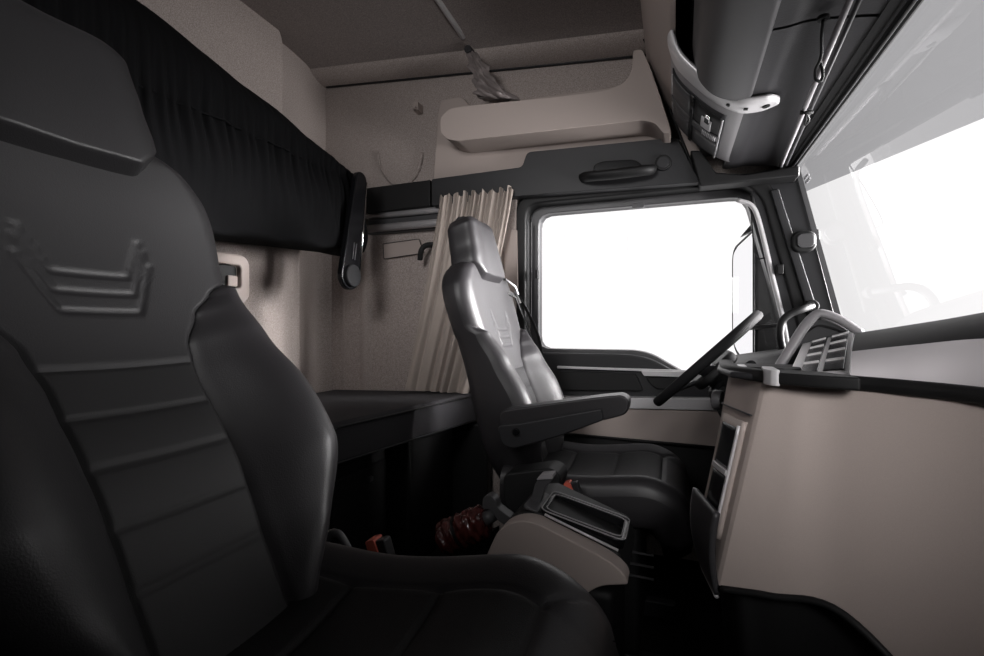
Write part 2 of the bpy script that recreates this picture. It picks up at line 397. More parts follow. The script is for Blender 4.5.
# overhead side bin, beige
sb = empty('overhead_bin', (-.5, 2.2, 2.0), 'beige moulded storage bin above the driver window', 'storage bin')
back = round_poly([at(433, 180, Y=2.20), at(438, 112, Y=2.20), at(441, 100, Y=2.2), at(462, 96, Y=2.20), at(470, 106, Y=2.20), at(631, 84, Y=2.20), at(633, 50, Y=2.20), at(642, 48, Y=2.20), at(655, 85, Y=2.20), at(668, 128, Y=2.2), at(672, 150, Y=2.20)], [.01, .03, .02, .03, .02, .03, .01, .02, .02, .01, .01], 4)
obj('back_panel', prism(back, (0, .05, 0)), 'beige_plastic', sb, bevel=.006)
bp_ = [(440, 133), (440, 117), (450, 108), (463, 106), (560, 96), (606, 90), (626, 82), (633, 66), (633, 51), (642, 49), (650, 66), (660, 95), (670, 126), (671, 133), (663, 133), (655, 123), (644, 120), (457, 141), (447, 139)]
obj('bin_body', prism(round_poly([at(a, b, Y=2.03) for a, b in bp_], [.02, .02, .02, .03, .05, .05, .04, .02, .01, .01, .03, .04, .02, .01, .01, .02, .02, .01, .01], 4), (0, .17, 0)), 'beige_plastic', sb, bevel=.016, seg=4)

# ceiling curtain rod + tied grey curtain
rod = tag(obj('curtain_rod', tube([(-.945, 2.06, 2.45), (-.945, 1.6, 2.47), (-.945, 1.0, 2.48), (-.945, -.3, 2.46)], .015, 12), 'silver', smooth=True), 'slim silver curtain rod running across under the ceiling', 'rod')
a = at(474, 58, Y=2.16)
rod.data.transform(Matrix.Identity(4))
for v in rod.data.vertices: pass
def bunch(u, v):
    # v 0 top ->1 bottom ; u around
    top = at(471, 52, Y=2.10); bot = at(496, 98, Y=2.05)
    c = top.lerp(bot, v)+Vector((.0, 0, -.012*math.sin(v*3.1)))
    R = interp([(0, .022), (.12, .03), (.3, .045), (.45, .040), (.7, .062), (1, .092)], v)
    an = 2*math.pi*u
    R *= 1+.20*math.sin(an*5+v*8)+.14*math.sin(an*9-v*12)+.16*math.sin(v*30+an*3)*(1-v*.8)
    return (c.x+R*math.cos(an), c.y+R*.55*math.sin(an), c.z+R*.25*math.cos(an)*-1)
bn = grid(96, 50, bunch, closed_u=True)
tc_ = empty('tied_curtain', at(492, 100, Y=2.1), 'gathered grey satin curtain hanging off the end of the ceiling rod', 'curtain')
obj('curtain_cloth', (bn[0], bn[1]+[tuple(range(96)), tuple(49*96+i for i in range(96))]), 'grey_curtain', tc_, smooth=True)
tp = at(471, 55, Y=2.115)
obj('rod_socket', disc(tp+Vector((0, -.02, .01)), .018, (0, 1, .1), .05), 'dark', tc_, bevel=.004)

# beige window curtain behind driver's seat
def cur(u, v):
    xt = -1.105+.395*u; xb = -1.30+.36*u
    z = 1.715-v*.985
    k = v**1.15
    x = xt+(xb-xt)*k
    w_ = u*2*math.pi
    # tight gathers at the heading relax into a few broad folds
    fine = math.sin(w_*17+2.0*math.sin(w_*2.0))*.012*math.exp(-v*5)
    broad = (math.sin(w_*6.0+1.6*math.sin(w_*1.5+.5)+v*.8)*.013+math.sin(w_*10+3+1.2*math.sin(w_*2))*.005)*(.6+.4*v)
    if u < .22 and v > .1: broad *= .35+.65*u/.22
    y = 2.125+fine+broad-.02*v
    x += .004*math.cos(w_*6.0+1)*v
    if v < .05: z += .012*math.sin(w_*8.5+1)
    return (x, y, z)
wc = empty('window_curtain', (-.95, 2.12, .72), 'pleated beige curtain hanging behind the driver seat', 'curtain')
obj('curtain_cloth', grid(420, 40, cur), 'curtain', wc, smooth=True)

# ================================================================= BUNKS
def mat_top(u, v):
    pass
ml = [(-.92, YW-.05), (-1.00, 1.75), (-1.07, 1.3), (-1.09, .9), (-1.09, -.25)]
outl = [(XR+.10, -.25), (XR+.10, YW-.05)]+ml
ZM = .728
bm = bmesh.new()
vb = [bm.verts.new((x, y, ZM-.148)) for x, y in outl]; vt = [bm.verts.new((x, y, ZM-(.03 if x < -1.5 else 0))) for x, y in outl]
n = len(outl); bm.faces.new(vb[::-1]); bm.faces.new(vt)
for i in range(n): bm.faces.new((vb[i], vb[(i+1) % n], vt[(i+1) % n], vt[i]))
bk = empty('bunk_mattress', (-1.4, 1.2, ZM-.148), 'dark grey lower bunk mattress across the rear of the cab', 'mattress')
obj('mattress_body', bm, 'mattress', bk, bevel=.018, seg=4)
obj('piping', merge(tube([(x+.004, y, ZM-.016) for x, y in ml], .0045, 8), tube([(x+.004, y, ZM-.138) for x, y in ml], .0045, 8)), 'dark', bk, smooth=True)
# under-bunk lockers
lk = empty('storage_locker', (-1.3, 1.2, 0), 'black storage base with upright ribs under the lower bunk', 'bunk base')
obj('base_body', merge(box(-1.75, -1.15, 1.28, 1.72, 0, .575), box(-1.75, -1.05, 1.74, 2.2, 0, .575), box(-1.75, -1.25, -.2, 1.26, 0, .575), box(-1.75, -.86, 2.16, 2.22, 0, .575)), 'black', lk, bevel=.015)
c = at(395, 520, X=-1.1)
obj('locker_door', box(-1.15, -1.135, 1.36, 1.70, .04, .5), 'black', lk, bevel=.012)
obj('corner_post', tube([(-1.13, 1.315, .02), (-1.13, 1.315, .47), (-1.16, 1.29, .55)], .016, 10), 'dark', lk, smooth=True)
obj('latch', box(-1.134, -1.12, 1.56, 1.585, .44, .46), 'mid', lk, bevel=.003)
# upper bunk wrapped in black cloth
ub = empty('upper_bunk', (-1.6, 1.2, 1.42), 'folded upper bunk wrapped in gathered black cloth', 'bunk')
def ubz(y): return interp([(-.3, 2.16), (.6, 2.13), (1.0, 2.085), (1.4, 2.005), (2.06, 1.845)], y)
def ub_fn(u, v):
    y = -.28+u*(2.02+.28)
    zt = ubz(y); zg = min(zt-.08, 1.785)
    zb = 1.385+.05*min(1, max(0, (y-1.2)/.7))
    e = max(0, 1-(2.06-y)/.06)
    fold = .007*math.sin(y*150+2*math.sin(y*7))+.005*math.sin(y*63+1)
    if v < .12:      # rear/top roll
        t = v/.12; x = -1.72+.14*t; z = zt-.03+.03*math.sin(t*math.pi/2)
    elif v < .40:
        t = (v-.12)/.28; x = -1.58+.09*math.sin(min(1, t*1.7)*math.pi/2)-.012*t; z = zt+(zg-zt)*t; x += fold*t*1.1+.004*math.sin(y*21+t*5)
    elif v < .85:
        t = (v-.40)/.45; x = -1.502+.035*math.sin(t*math.pi*.8)+fold*(1-t)**2*1.6; z = zg+(zb-zg)*t
        x += .02*math.sin(y*11+t*4)*t*(1-t)*4*.5+.010*math.sin(y*25-t*7)*t
    else:
        t = (v-.85)/.15; x = -1.485-.20*t; z = zb-.012*math.sin(t*math.pi)
        x += 0
    return (x, y, z)
ug = grid(560, 70, ub_fn)
obj('cloth_cover', (ug[0], ug[1]+[tuple(j*560+559 for j in range(70))]), 'fabric', ub, smooth=True)
obj('gather_cord', tube([Vector(ub_fn(k/60, .40))+Vector((.004, 0, 0)) for k in range(61)], .0035, 8), 'fabric', ub, smooth=True)
# support arm plate at the end
arm = empty('hanging_bracket', at(352, 270, X=-1.44), 'black slotted swing arm with round pivot at the end of the upper bunk', 'bracket')
tpp, bt = at(357, 180, X=-1.45), at(346, 276, X=-1.45)
ax = (bt-tpp).normalized(); sd = Vector((0, 1, 0)); sd = (sd-ax*sd.dot(ax)).normalized()
loop = []
for k in range(13):
    a = math.pi*k/12; loop.append(bt+ax*math.sin(a)*.066+sd*math.cos(a)*.066)
for k in range(9):
    a = math.pi*k/8; loop.append(tpp-ax*math.sin(a)*.035-sd*math.cos(a)*.040)
obj('plate', prism(loop, (.03, 0, 0)), 'gloss', arm, bevel=.006, seg=3)
obj('pivot_cap', disc(bt+Vector((.038, 0, 0)), .053, (1, 0, 0), .022), 'rim', arm, bevel=.006)
s0, s1 = bt-ax*.08, bt-ax*.16
obj('slot', merge(tube([s0+sd*.008+Vector((.033, 0, 0)), s1+sd*.008+Vector((.033, 0, 0))], .003, 6), tube([s0-sd*.008+Vector((.033, 0, 0)), s1-sd*.008+Vector((.033, 0, 0))], .003, 6)), 'mid', arm, smooth=True)
obj('edge_rod', tube([tpp+sd*.036+Vector((.032, 0, .0)), bt+sd*.062+Vector((.032, 0, 0))], .0035, 8), 'chrome', arm, smooth=True)
# recessed pull handle on rear wall
c = at(231, 279, X=-1.86)
ph = empty('recessed_grip', c, 'beige recessed pull handle on the rear wall under the upper bunk', 'handle')
rp = [Vector((c.x, c.y+a, c.z+b)) for a, b in rrect(-.03, 0, .20, .22, .05, 6)]
ip = [Vector((c.x, c.y+a, c.z+b)) for a, b in rrect(-.035, .01, .12, .10, .015, 6)]
obj('surround', ring_prism(rp, ip, (.035, 0, 0)), 'beige_plastic', ph, bevel=.008)
obj('recess', prism([Vector((p.x-.001, p.y, p.z)) for p in ip], (.004, 0, 0)), 'black', ph)
obj('tongue', box(c.x, c.x+.02, c.y-.03, c.y+.02, c.z-.035, c.z+.015), 'beige_plastic', ph, bevel=.006)
# ================================================================= SEATS
_WB = [(-.10, .12), (-.04, .16), (.03, .21), (.10, .245), (.22, .250), (.32, .243), (.42, .238), (.5, .242), (.58, .252), (.64, .250), (.685, .230), (.715, .195), (.74, .15), (.755, .09)]
def Wd(h): return sum(interp(_WB, h+k*.009) for k in range(-4, 5))/9 if h < .68 else (sum(interp(_WB, h+k*.009*max(0, (.74-h)/.06)) for k in range(-4, 5))/9 if h < .74 else interp(_WB, h))
def Bd(h): return interp([(-.1, .088), (.30, .098), (.36, .108), (.42, .140), (.46, .180), (.50, .235), (.54, .30)], h)
def bh(h): return interp([(-.1, .03), (.02, .055), (.12, .078), (.24, .075), (.36, .055), (.46, .03), (.54, .012), (.8, .008)], h)
SEAMS = [.035, .11, .185, .255, .33]
def gauss(d, w): return math.exp(-(d/w)**2)
def seglen(px, pz, a, b):
    ax, az = a; bx, bz = b; vx, vz = bx-ax, bz-az
    t = max(0, min(1, ((px-ax)*vx+(pz-az)*vz)/(vx*vx+vz*vz)))
    return math.hypot(px-ax-t*vx, pz-az-t*vz)
CHEV = []
for (hb, w0, w1, hh) in ((.420, .052, .085, .085), (.452, .052, .082, .08), (.482, .050, .078, .065)):
    CHEV.append([(-w1, hb+hh), (-w0, hb), (w0, hb), (w1, hb+hh)])
def front(y, h):
    t = abs(y); W = Wd(h); B = Bd(h)
    n = .004-.007*math.exp(-(y/.10)**2)
    # backrest curvature along its height (lumbar support, shoulders forward)
    n += .018*math.exp(-((h-.16)/.13)**2)+.012*max(0, (h-.5)/.25)**2
    if t > B and B < W:
        q = (t-B)/max(1e-4, W-B); q = min(1, q)
        n += bh(h)*math.sin(min(1, q*1.35)*math.pi/2)**1.2*max(0, min(1, (W-B)/.05))
    # roll off near the edge
    e = max(0, (t-(W-.055))/.055)
    n -= .050*(1-math.sqrt(max(0, 1-min(1, e)**2)))
    # seams
    g = 0
    if B < W: g = max(g, .0050*gauss(t-B, .0042)*max(0, min(1, (W-B)/.03)))
    if t < B+.002:
        for s_ in SEAMS: g = max(g, (.0024 if s_ > .3 else .0030)*gauss(h-s_, .0030))
        if h < .36:
            ks = [-.06]+SEAMS
            for a, b in zip(ks, ks[1:]):
                if a <= h < b: n += .0013*math.sin((h-a)/(b-a)*math.pi)
    if .38 < h < .62 and t < .13:
        for ch in CHEV:
            d = min(seglen(y, h, a, b) for a, b in zip(ch, ch[1:]))
            g = max(g, .0034*gauss(d, .0032))
    top = max(0, (h-.70)/.055); n -= .05*(1-math.sqrt(max(0, 1-min(1, top)**2)))
    return n-g
def back_pt(h, k):
    """k 0..1 from +W side round the back to -W"""
    W = Wd(h); e = front(W, h)
    th = -.115-.02*math.exp(-((h-.1)/.2)**2)
    top = max(0, (h-.66)/.10); th += .05*(1-math.sqrt(max(0, 1-min(1, top)**2)))
    a = math.pi*k
    c_, s_ = math.cos(a), math.sin(a)
    y = W*math.copysign(abs(c_)**.42, c_); n = e+(th-e)*abs(s_)**.5
    return n, y
NI, NO, NB, NR = 80, 26, 24, 200        # columns inside the seam, outside it on each side, round the back
H0, H1 = -.10, .755
NF = NI+1+2*NO
def ring(h):
    W = Wd(h); B = min(Bd(h), .93*W)
    ys = [-W+(W-B)*i/NO for i in range(NO)]+[-B+2*B*i/NI for i in range(NI+1)]+[B+(W-B)*(i+1)/NO for i in range(NO)]
    pts = [(front(y, h), y, h) for y in ys]
    for i in range(1, NB):
        n, y = back_pt(h, i/NB); pts.append((n, y, h))
    return pts
RG = [ring(H0+(H1-H0)*(1-(1-j/(NR-1))**1.12)) for j in range(NR)]
NT = NF+NB-1
def piece(sel, caps=False):
    """faces of the backrest skin chosen by sel(side, h): side -1/+1 bolster, 0 centre, 2 back"""
    used, V, Fc = {}, [], []
    def vid(j, i):
        if (j, i) not in used: used[(j, i)] = len(V); V.append(RG[j][i])
        return used[(j, i)]
    for j in range(NR-1):
        for i in range(NT):
            i2 = (i+1) % NT; h = (RG[j][i][2]+RG[j+1][i][2])/2
            side = 2 if i >= NF-1 else (-1 if i < NO else (1 if i >= NO+NI else 0))
            if sel(side, h): Fc.append((vid(j, i), vid(j, i2), vid(j+1, i2), vid(j+1, i)))
    if caps:
        Fc.append(tuple(vid(0, i) for i in range(NT))); Fc.append(tuple(vid(NR-1, i) for i in range(NT)))
    return V, Fc
V_ins = piece(lambda s_, h: s_ == 0 and h < .33)
V_up = piece(lambda s_, h: (s_ == 0 and h >= .33) or (abs(s_) == 1 and h >= .5))
V_sh = piece(lambda s_, h: s_ == 2, caps=True)
V_br = piece(lambda s_, h: s_ == 1 and h < .5)
V_bl = piece(lambda s_, h: s_ == -1 and h < .5)
# headrest: shield-shaped front whose lower edge is flat with cut corners
def head_fn(u, v):
    h = .62+.31*v; a = 2*math.pi*u
    w = interp([(.60, .150), (.68, .150), (.74, .142), (.80, .130), (.88, .117), (.905, .10), (.92, .06)], h)
    c_, s_ = math.cos(a), math.sin(a)
    y = w*math.copysign(abs(s_)**.45, s_)
    dF = .032+.018*v; dB = -.105+.03*v
    top = max(0, (v-.80)/.20); k = math.sqrt(max(0, 1-top**2.2))
    dF = -.03+(dF+.03)*k; dB = -.03+(dB+.03)*k
    m = (dF+dB)/2; r = (dF-dB)/2
    x = m+r*math.copysign(abs(c_)**.5, c_)
    if c_ > 0:
        # lower front edge of the shield
        low = .672 if abs(y) < .095 else .672+(abs(y)-.095)*1.05
        if h < low+.012:
            x -= .030*min(1, max(0, (low+.012-h)/.018))
        x -= .007*math.exp(-(y/.06)**2)
    return (x, y, h)
hg = grid(96, 110, head_fn, closed_u=True)
V_head = (hg[0], hg[1]+[tuple(range(96)), tuple(109*96+i for i in range(96))])
# seat cushion
CL, CW = .472, .250
def cush_top(x, y):
    t = abs(y); B = .150
    z = .0-.012*math.exp(-((x-.12)/.12)**2)
    z -= .020*(1-min(1, (t/B)**2)) if t < B else 0
    if t > B:
        q = (t-B)/(CW-B); z += .020*math.sin(min(1, q*1.5)*math.pi/2)
    e = max(0, (t-(CW-.05))/.05); z -= .05*(1-math.sqrt(max(0, 1-min(1, e)**2)))
    f = max(0, (x-(CL-.14))/.14); z -= .085*(1-math.sqrt(max(0, 1-min(1, f)**2)))
    z += .012*math.exp(-((x-.36)/.09)**2)
    g = 0
    if x < .40: g = max(g, .0055*gauss(t-B, .0045))
    if t < B:
        for s_ in (.10, .25, .395): g = max(g, .0045*gauss(x-s_, .004))
        ks = (-.05, .10, .25, .395)
        for a, b in zip(ks, ks[1:]):
            if a <= x < b: z += .006*math.sin((x-a)/(b-a)*math.pi)**.6
    if x >= .395:
        d = abs(t-(B+(x-.395)*1.1)); g = max(g, .004*gauss(d, .0045))
    return z-g
NX, NY = 110, 110
def cush_w(x): return CW*(1-.10*max(0, (x-.30)/.20)**2) if x > .30 else CW
cg = grid(NX, NY, lambda u, v: (-.06+u*(CL+.06), (2*v-1)*cush_w(-.06+u*(CL+.06)), cush_top(-.06+u*(CL+.06), (2*v-1)*CW)))
def cush_part(sel):
    used, V, Fc = {}, [], []
    for f in cg[1]:
        cx = sum(cg[0][i][0] for i in f)/4; cy = sum(cg[0][i][1] for i in f)/4
        if sel(cx, abs(cy)*CW/cush_w(cx)):
            q = []
            for i in f:
                if i not in used: used[i] = len(V); V.append(cg[0][i])
                q.append(used[i])
            Fc.append(tuple(q))
    return V, Fc
V_ci = cush_part(lambda x, t: x < .395 and t < .150)
top_rest = cush_part(lambda x, t: not (x < .395 and t < .150))
# skirt following the rim of the cushion down to its base
rim = [cg[0][j*NX+0] for j in range(NY)]+[cg[0][(NY-1)*NX+i] for i in range(1, NX)]+[cg[0][j*NX+NX-1] for j in range(NY-2, -1, -1)]+[cg[0][i] for i in range(NX-2, 0, -1)]
rim = rim[::3]
def skirt(depths):
    V, Fc = [], []; n = len(rim)
    for k, (dz, dr) in enumerate(depths):
        for p in rim:
            f = max(0, (p[0]-.30)/.20)
            V.append((p[0]*(1) - (dr if p[0] > .3 else 0)*f, p[1]*(1-dr*1.2), p[2]+dz if k == 0 else min(p[2], -.035)+dz))
    for k in range(len(depths)-1):
        for i in range(n): Fc.append((k*n+i, k*n+(i+1) % n, (k+1)*n+(i+1) % n, (k+1)*n+i))
    Fc.append(tuple((len(depths)-1)*n+i for i in range(n)))
    return V, Fc
V_skirt = skirt([(0, 0), (-.02, -.006), (-.05, .0), (-.075, .03), (-.085, .08)])

def bent(vf, h0, h1, deg):
    """lean the upper part of the back forward again, as the shoulder section of the seat does"""
    if not deg: return vf
    out = []
    n_ = 24; cx, ch = 0.0, h0; ctr = [(0.0, h0, 0.0)]
    for k in range(n_):
        a = math.radians(deg)*(k+.5)/n_; L = (h1-h0)/n_
        cx += math.sin(a)*L; ch += math.cos(a)*L; ctr.append((cx, ch, math.radians(deg)*(k+1)/n_))
    for (x, y, h) in vf[0]:
        if h <= h0: out.append((x, y, h)); continue
        q = min(1, (h-h0)/(h1-h0))*n_; i = min(int(q), n_-1); t = q-i
        bx = ctr[i][0]*(1-t)+ctr[i+1][0]*t; bz = ctr[i][1]*(1-t)+ctr[i+1][1]*t; a = ctr[i][2]*(1-t)+ctr[i+1][2]*t
        ex = max(0, h-h1)
        out.append((bx+x*math.cos(a)+math.sin(a)*ex, y, bz-x*math.sin(a)+math.cos(a)*ex))
    return out, vf[1]
def make_seat(loc, rec, name, label, bend=0):
    root = empty(name, loc, label, 'seat')
    LOCAL.add(root.name)
    R_ = -math.radians(rec)
    def lean(o): o.rotation_euler = (0, R_, 0); return o
    VU, VI, VS, VR, VL, VH = [bent(q, .28, .62, bend) for q in (V_up, V_ins, V_sh, V_br, V_bl, V_head)]
    bs = lean(obj('backrest', VU, 'leather', root, smooth=True))
    lean(obj('backrest_insert', VI, 'insert', root, smooth=True))
    lean(obj('backrest_shell', VS, 'leather', root, smooth=True))
    lean(obj('side_bolster', VR, 'leather', root, smooth=True)); lean(obj('side_bolster', VL, 'leather', root, smooth=True))
    lean(obj('headrest', VH, 'leather', root, smooth=True))
    cu = obj('seat_cushion', merge(top_rest, V_skirt), 'leather', root, smooth=True)
    obj('cushion_insert', V_ci, 'insert', root, smooth=True)
    ck_ = math.radians(3)
    return root, R_
def seat_fit(root, bpos):
    """suspension box, runners and side fittings; side = +1/-1 lateral direction of the aisle"""
    z = root.location.z
    obj('base_box', box(-.02, .36, -.19, .19, -z+.06, -.12), 'black', root, bevel=.02, seg=3)
    obj('pan', prism([(-.06, -.235, -.135), (.44, -.235, -.115), (.44, -.235, -.085), (-.06, -.235, -.085)], (0, .47, 0)), 'black', root, bevel=.012)
    for s_ in (-.16, .16): obj('floor_rail', box(-.12, .46, s_-.02, s_+.02, -z+.001, -z+.06), 'dark', root, bevel=.006)
    o_ = bpos
    bkl = obj('belt_buckle', prism(round_poly([(o_[0]-.006, o_[1]-.012, o_[2]+.008), (o_[0]+.030, o_[1]-.012, o_[2]+.020), (o_[0]+.052, o_[1]-.012, o_[2]-.045), (o_[0]+.018, o_[1]-.012, o_[2]-.057)], .006, 3), (0, .024, 0)), 'dark', root, bevel=.003)
    obj('release_button', prism(round_poly([(o_[0]-.009, o_[1]-.016, o_[2]+.011), (o_[0]+.010, o_[1]-.016, o_[2]+.018), (o_[0]+.030, o_[1]-.016, o_[2]-.028), (o_[0]+.011, o_[1]-.016, o_[2]-.036)], .004, 3), (0, .028, 0)), 'orange', bkl, bevel=.002, label='orange release button')
    obj('buckle_stalk', tube([(o_[0]+.03, o_[1], o_[2]-.04), (o_[0]+.05, o_[1], o_[2]-.09), (o_[0]+.05, o_[1]*.80, o_[2]-.12)], .008, 8), 'black', root, smooth=True)

ds, RD = make_seat((-.455, 1.66, .585), 17, 'driver_seat', 'charcoal leather seat with armrest behind the steering wheel')
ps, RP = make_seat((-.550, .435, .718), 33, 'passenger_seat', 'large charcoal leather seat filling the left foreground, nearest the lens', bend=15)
for o in ds.children:
    if o.name.startswith(('seat_cushion', 'cushion_insert')): o.scale.x = 1.06
seat_fit(ds, (.165, -.300, .004)); seat_fit(ps, (.02, .315, -.078))
for o in ps.children:
    if o.name.startswith(('seat_cushion', 'cushion_insert')): o.location.z = -.048; o.rotation_euler.y = -math.radians(4)
# shade painted in: same seat covers made darker, lit aisle bolster left as is
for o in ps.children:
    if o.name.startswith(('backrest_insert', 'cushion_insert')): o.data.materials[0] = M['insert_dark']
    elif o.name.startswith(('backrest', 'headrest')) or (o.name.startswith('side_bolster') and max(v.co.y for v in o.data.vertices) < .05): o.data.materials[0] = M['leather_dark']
for k in range(3): obj('slide_rail', tube([(.0, -.196, -.20-.035*k), (.40, -.196, -.205-.035*k)], .004, 6), 'mid', ds, smooth=True)
# recline lever showing by the passenger's backrest
obj('recline_lever', tube(smooth_path([(-.06, .262, -.065), (-.03, .268, -.045), (-.01, .27, -.062), (.012, .27, -.10)], 5), .008, 8, r2=.012), 'mid', ps, smooth=True)
# driver's armrest
A = lambda px, py: at(px, py, Y=1.335)-ds.location
ar_pad = round_poly([A(499, 411), A(540, 405), A(600, 397), (A(622, 395)), (A(629, 400)), (A(628, 414)), (A(615, 418)), (A(560, 430)), A(500, 430)], [.02, .02, .02, .02, .012, .02, .02, .02, .015], 5)
ar = obj('armrest', prism([p for p in ar_pad], (0, .075, 0)), 'leather', ds, bevel=.014, seg=4)
low = round_poly([A(497, 425), A(520, 423), A(602, 408), A(604, 420), A(560, 436), A(514, 449), A(502, 445)], [.02, .02, .008, .008, .02, .03, .03], 5)
obj('armrest_shell', prism([p-Vector((0, .006, 0)) for p in low], (0, .07, 0)), 'dark', ar, bevel=.006, seg=3)
obj('pivot_cap', disc(A(517, 431)+Vector((0, -.010, 0)), .011, (0, 1, 0), .014, 8), 'gloss', ar, bevel=.002)
# side cover under armrest, stitched flap
sc_ = round_poly([A(503, 474), A(552, 468), A(562, 478), A(552, 512), A(512, 516), A(503, 500)], .02, 4)
obj('side_cover', prism(sc_, (0, .10, 0)), 'black', ds, bevel=.015, seg=3)
# folding lever tab by the far backrest, belt with guide
def BL(n, y, h):
    return Matrix.Rotation(RD, 4, 'Y') @ Vector((n, y, h))
belt = obj('seat_belt', prism([BL(.010, .175, .64), BL(.03, .205, .62), BL(.02, .268, .40), BL(.02, .262, .40), BL(.02, .19, .61), BL(.0, .16, .63)], (.003, .0, .002)), 'black', ds)
bp_ = [BL(.0, .15+.035*k/4, .665-.02*k/4) for k in range(5)]
obj('belt_guide', merge(tube([BL(.015, .15, .69), BL(.035, .19, .655), BL(.035, .20, .62)], .005, 8, r2=.009), tube([BL(.03, .20, .64), BL(.03, .21, .585)], .007, 8)), 'silver', ds, smooth=True, label='bright metal belt guide')
obj('belt_strap', tube(smooth_path([BL(.03, .205, .62), BL(.045, .232, .54), BL(.05, .262, .44), BL(.04, .27, .34)], 5), .003, 8, r2=.014), 'black', belt, smooth=True)
# ================================================================= OVERHEAD CONSOLE
PR = [(.0, 1.985), (.004, 1.94), (.025, 1.88), (.076, 1.815), (.134, 1.757), (.19, 1.722), (.235, 1.718), (.28, 1.722), (.37, 1.71), (.45, 1.692)]
PRs = [(p.x, p.z) for p in smooth_path([(x, 0, z) for x, z in PR], 5)]
def prof(s_, off=0):
    k = s_*(len(PRs)-1); i = min(int(k), len(PRs)-2); t = k-i
    a, b = PRs[i], PRs[i+1]; x = a[0]+(b[0]-a[0])*t; z = a[1]+(b[1]-a[1])*t
    dx, dz = b[0]-a[0], b[1]-a[1]; L = math.hypot(dx, dz) or 1
    return x+dz/L*off, z-dx/L*off         # off > 0 goes out of the console, towards the cab
oc = empty('overhead_console', (.2, 1.0, 1.9), 'dark grey overhead console above the windscreen', 'overhead console')
# underside panels, split by a cross joint
def under(y0, y1):
    return grid(30, 12, lambda u, v: (lambda p: (p[0], y0+(y1-y0)*v, p[1]))(prof(.55+.45*u, 0)))
obj('underside_panel', under(1.215, 2.2), 'console', oc, smooth=True)
obj('underside_panel', under(-.35, 1.205), 'console', oc, smooth=True)
obj('joint', grid(12, 2, lambda u, v: (lambda p: (p[0], 1.19+.04*v, p[1]))(prof(.56+.44*u, -.004))), 'black', oc)
obj('edge_strip', tube([(prof(.56, .0)[0], y, prof(.56, .0)[1]) for y in (-.35, .6, 1.4, 2.15)], .0035, 8), 'mid', oc, smooth=True)
obj('console_shell', merge(box(.05, .50, -.35, 2.2, 1.99, 2.02), box(.10, .40, -.35, 2.2, 1.78, 1.80), box(.30, .33, -.35, 2.2, 1.80, 1.99)), 'black', oc)
# padded flap
def flap(u, v):
    y = -.34+v*(1.53+.34)
    fp = [(.10, 2.00), (.062, 1.97), (.052, 1.92), (.056, 1.85), (.070, 1.79), (.105, 1.742), (.150, 1.716), (.200, 1.709), (.215, 1.722)]
    k = u*(len(fp)-1); i = min(int(k), len(fp)-2); t = k-i
    x = fp[i][0]+(fp[i+1][0]-fp[i][0])*t; z = fp[i][1]+(fp[i+1][1]-fp[i][1])*t
    return (x, y, z)
fpp = smooth_path([(.10, 0, 2.00), (.064, 0, 1.97), (.052, 0, 1.92), (.056, 0, 1.85), (.070, 0, 1.79), (.105, 0, 1.742), (.150, 0, 1.716), (.198, 0, 1.709), (.212, 0, 1.722)], 6)
obj('padded_flap', grid(len(fpp), 12, lambda u, v: (fpp[round(u*(len(fpp)-1))].x+(1.53-(-.34+v*1.87))*-.012, -.34+v*1.87, fpp[round(u*(len(fpp)-1))].z)), 'mid', oc, smooth=True)
obj('flap_end', prism([(p.x, 1.53, p.z) for p in fpp], (0, .004, 0)), 'dark', oc)
# silver band with rounded tip
def band_fn(u, v):
    s_ = .09+.69*u
    wid = 1 if u < .86 else math.sqrt(max(0, 1-((u-.86)/.14)**2))
    y = 1.565+(v-.5)*.092*wid+.010*u
    p = prof(s_, .016-.010*abs(2*v-1)**4)
    return (p[0], y, p[1])
sbn = obj('silver_band', grid(90, 12, band_fn), 'silver', oc, smooth=True)
m_ = sbn.modifiers.new('th', 'SOLIDIFY'); m_.thickness = .012; m_.offset = 0
for s_, sh in ((.50, 0), (.58, 1), (.70, 2)):
    p = prof(s_, .022); q = prof(s_, .0)
    nn = Vector((p[0]-q[0], 0, p[1]-q[1]))
    if sh == 1: obj('button', disc((p[0]-.003*nn.x, 1.566, p[1]), .008, nn, .006, 4), 'black', sbn)
    else: obj('button', disc((p[0], 1.569, p[1]), .006+.002*sh, nn, .006), 'black', sbn)
# pod beyond the band with pockets
def pod(u, v):
    y = 1.59+v*(2.17-1.59); s_ = .09+u*.49; e = max(0, (v-.75)/.25)
    p = prof(s_, .012-.05*(1-math.sqrt(max(0, 1-e*e))))
    return (p[0]+.03*e*e, y, p[1])
pd_ = obj('compartment_pod', grid(60, 30, pod), 'pod', oc, smooth=True)
def patch(s0, s1, y0, y1, off, nu=12):
    return grid(nu, 4, lambda u, v: (lambda p: (p[0], y0+(y1-y0)*v, p[1]))(prof(s0+(s1-s0)*u, off)))
def slab(name, s0, s1, y0, y1, off, m, th=.006):
    o = obj(name, patch(s0, s1, y0, y1, off), m, pd_, smooth=True)
    a = o.modifiers.new('th', 'SOLIDIFY'); a.thickness = th; a.offset = 0; return o
slab('pocket_frame', .16, .50, 1.670, 2.050, .0125, 'dark', .006)
slab('pocket', .18, .31, 1.690, 1.840, .0165, 'mid', .006)
slab('pocket', .18, .31, 1.890, 2.030, .0165, 'mid', .006)
slab('pocket', .345, .485, 1.690, 1.830, .0165, 'black', .004)
slab('pocket', .345, .485, 1.900, 2.030, .0165, 'mid', .004)
slab('strap', .17, .49, 1.842, 1.885, .019, 'mid', .006)
for k in range(9): slab('strap_rib', .40+.009*k, .404+.009*k, 1.845, 1.882, .024, 'silver', .003)
slab('divider', .318, .335, 1.670, 2.050, .019, 'gloss', .006)
slab('document', .385, .44, 1.750, 1.830, .021, 'silver', .004)
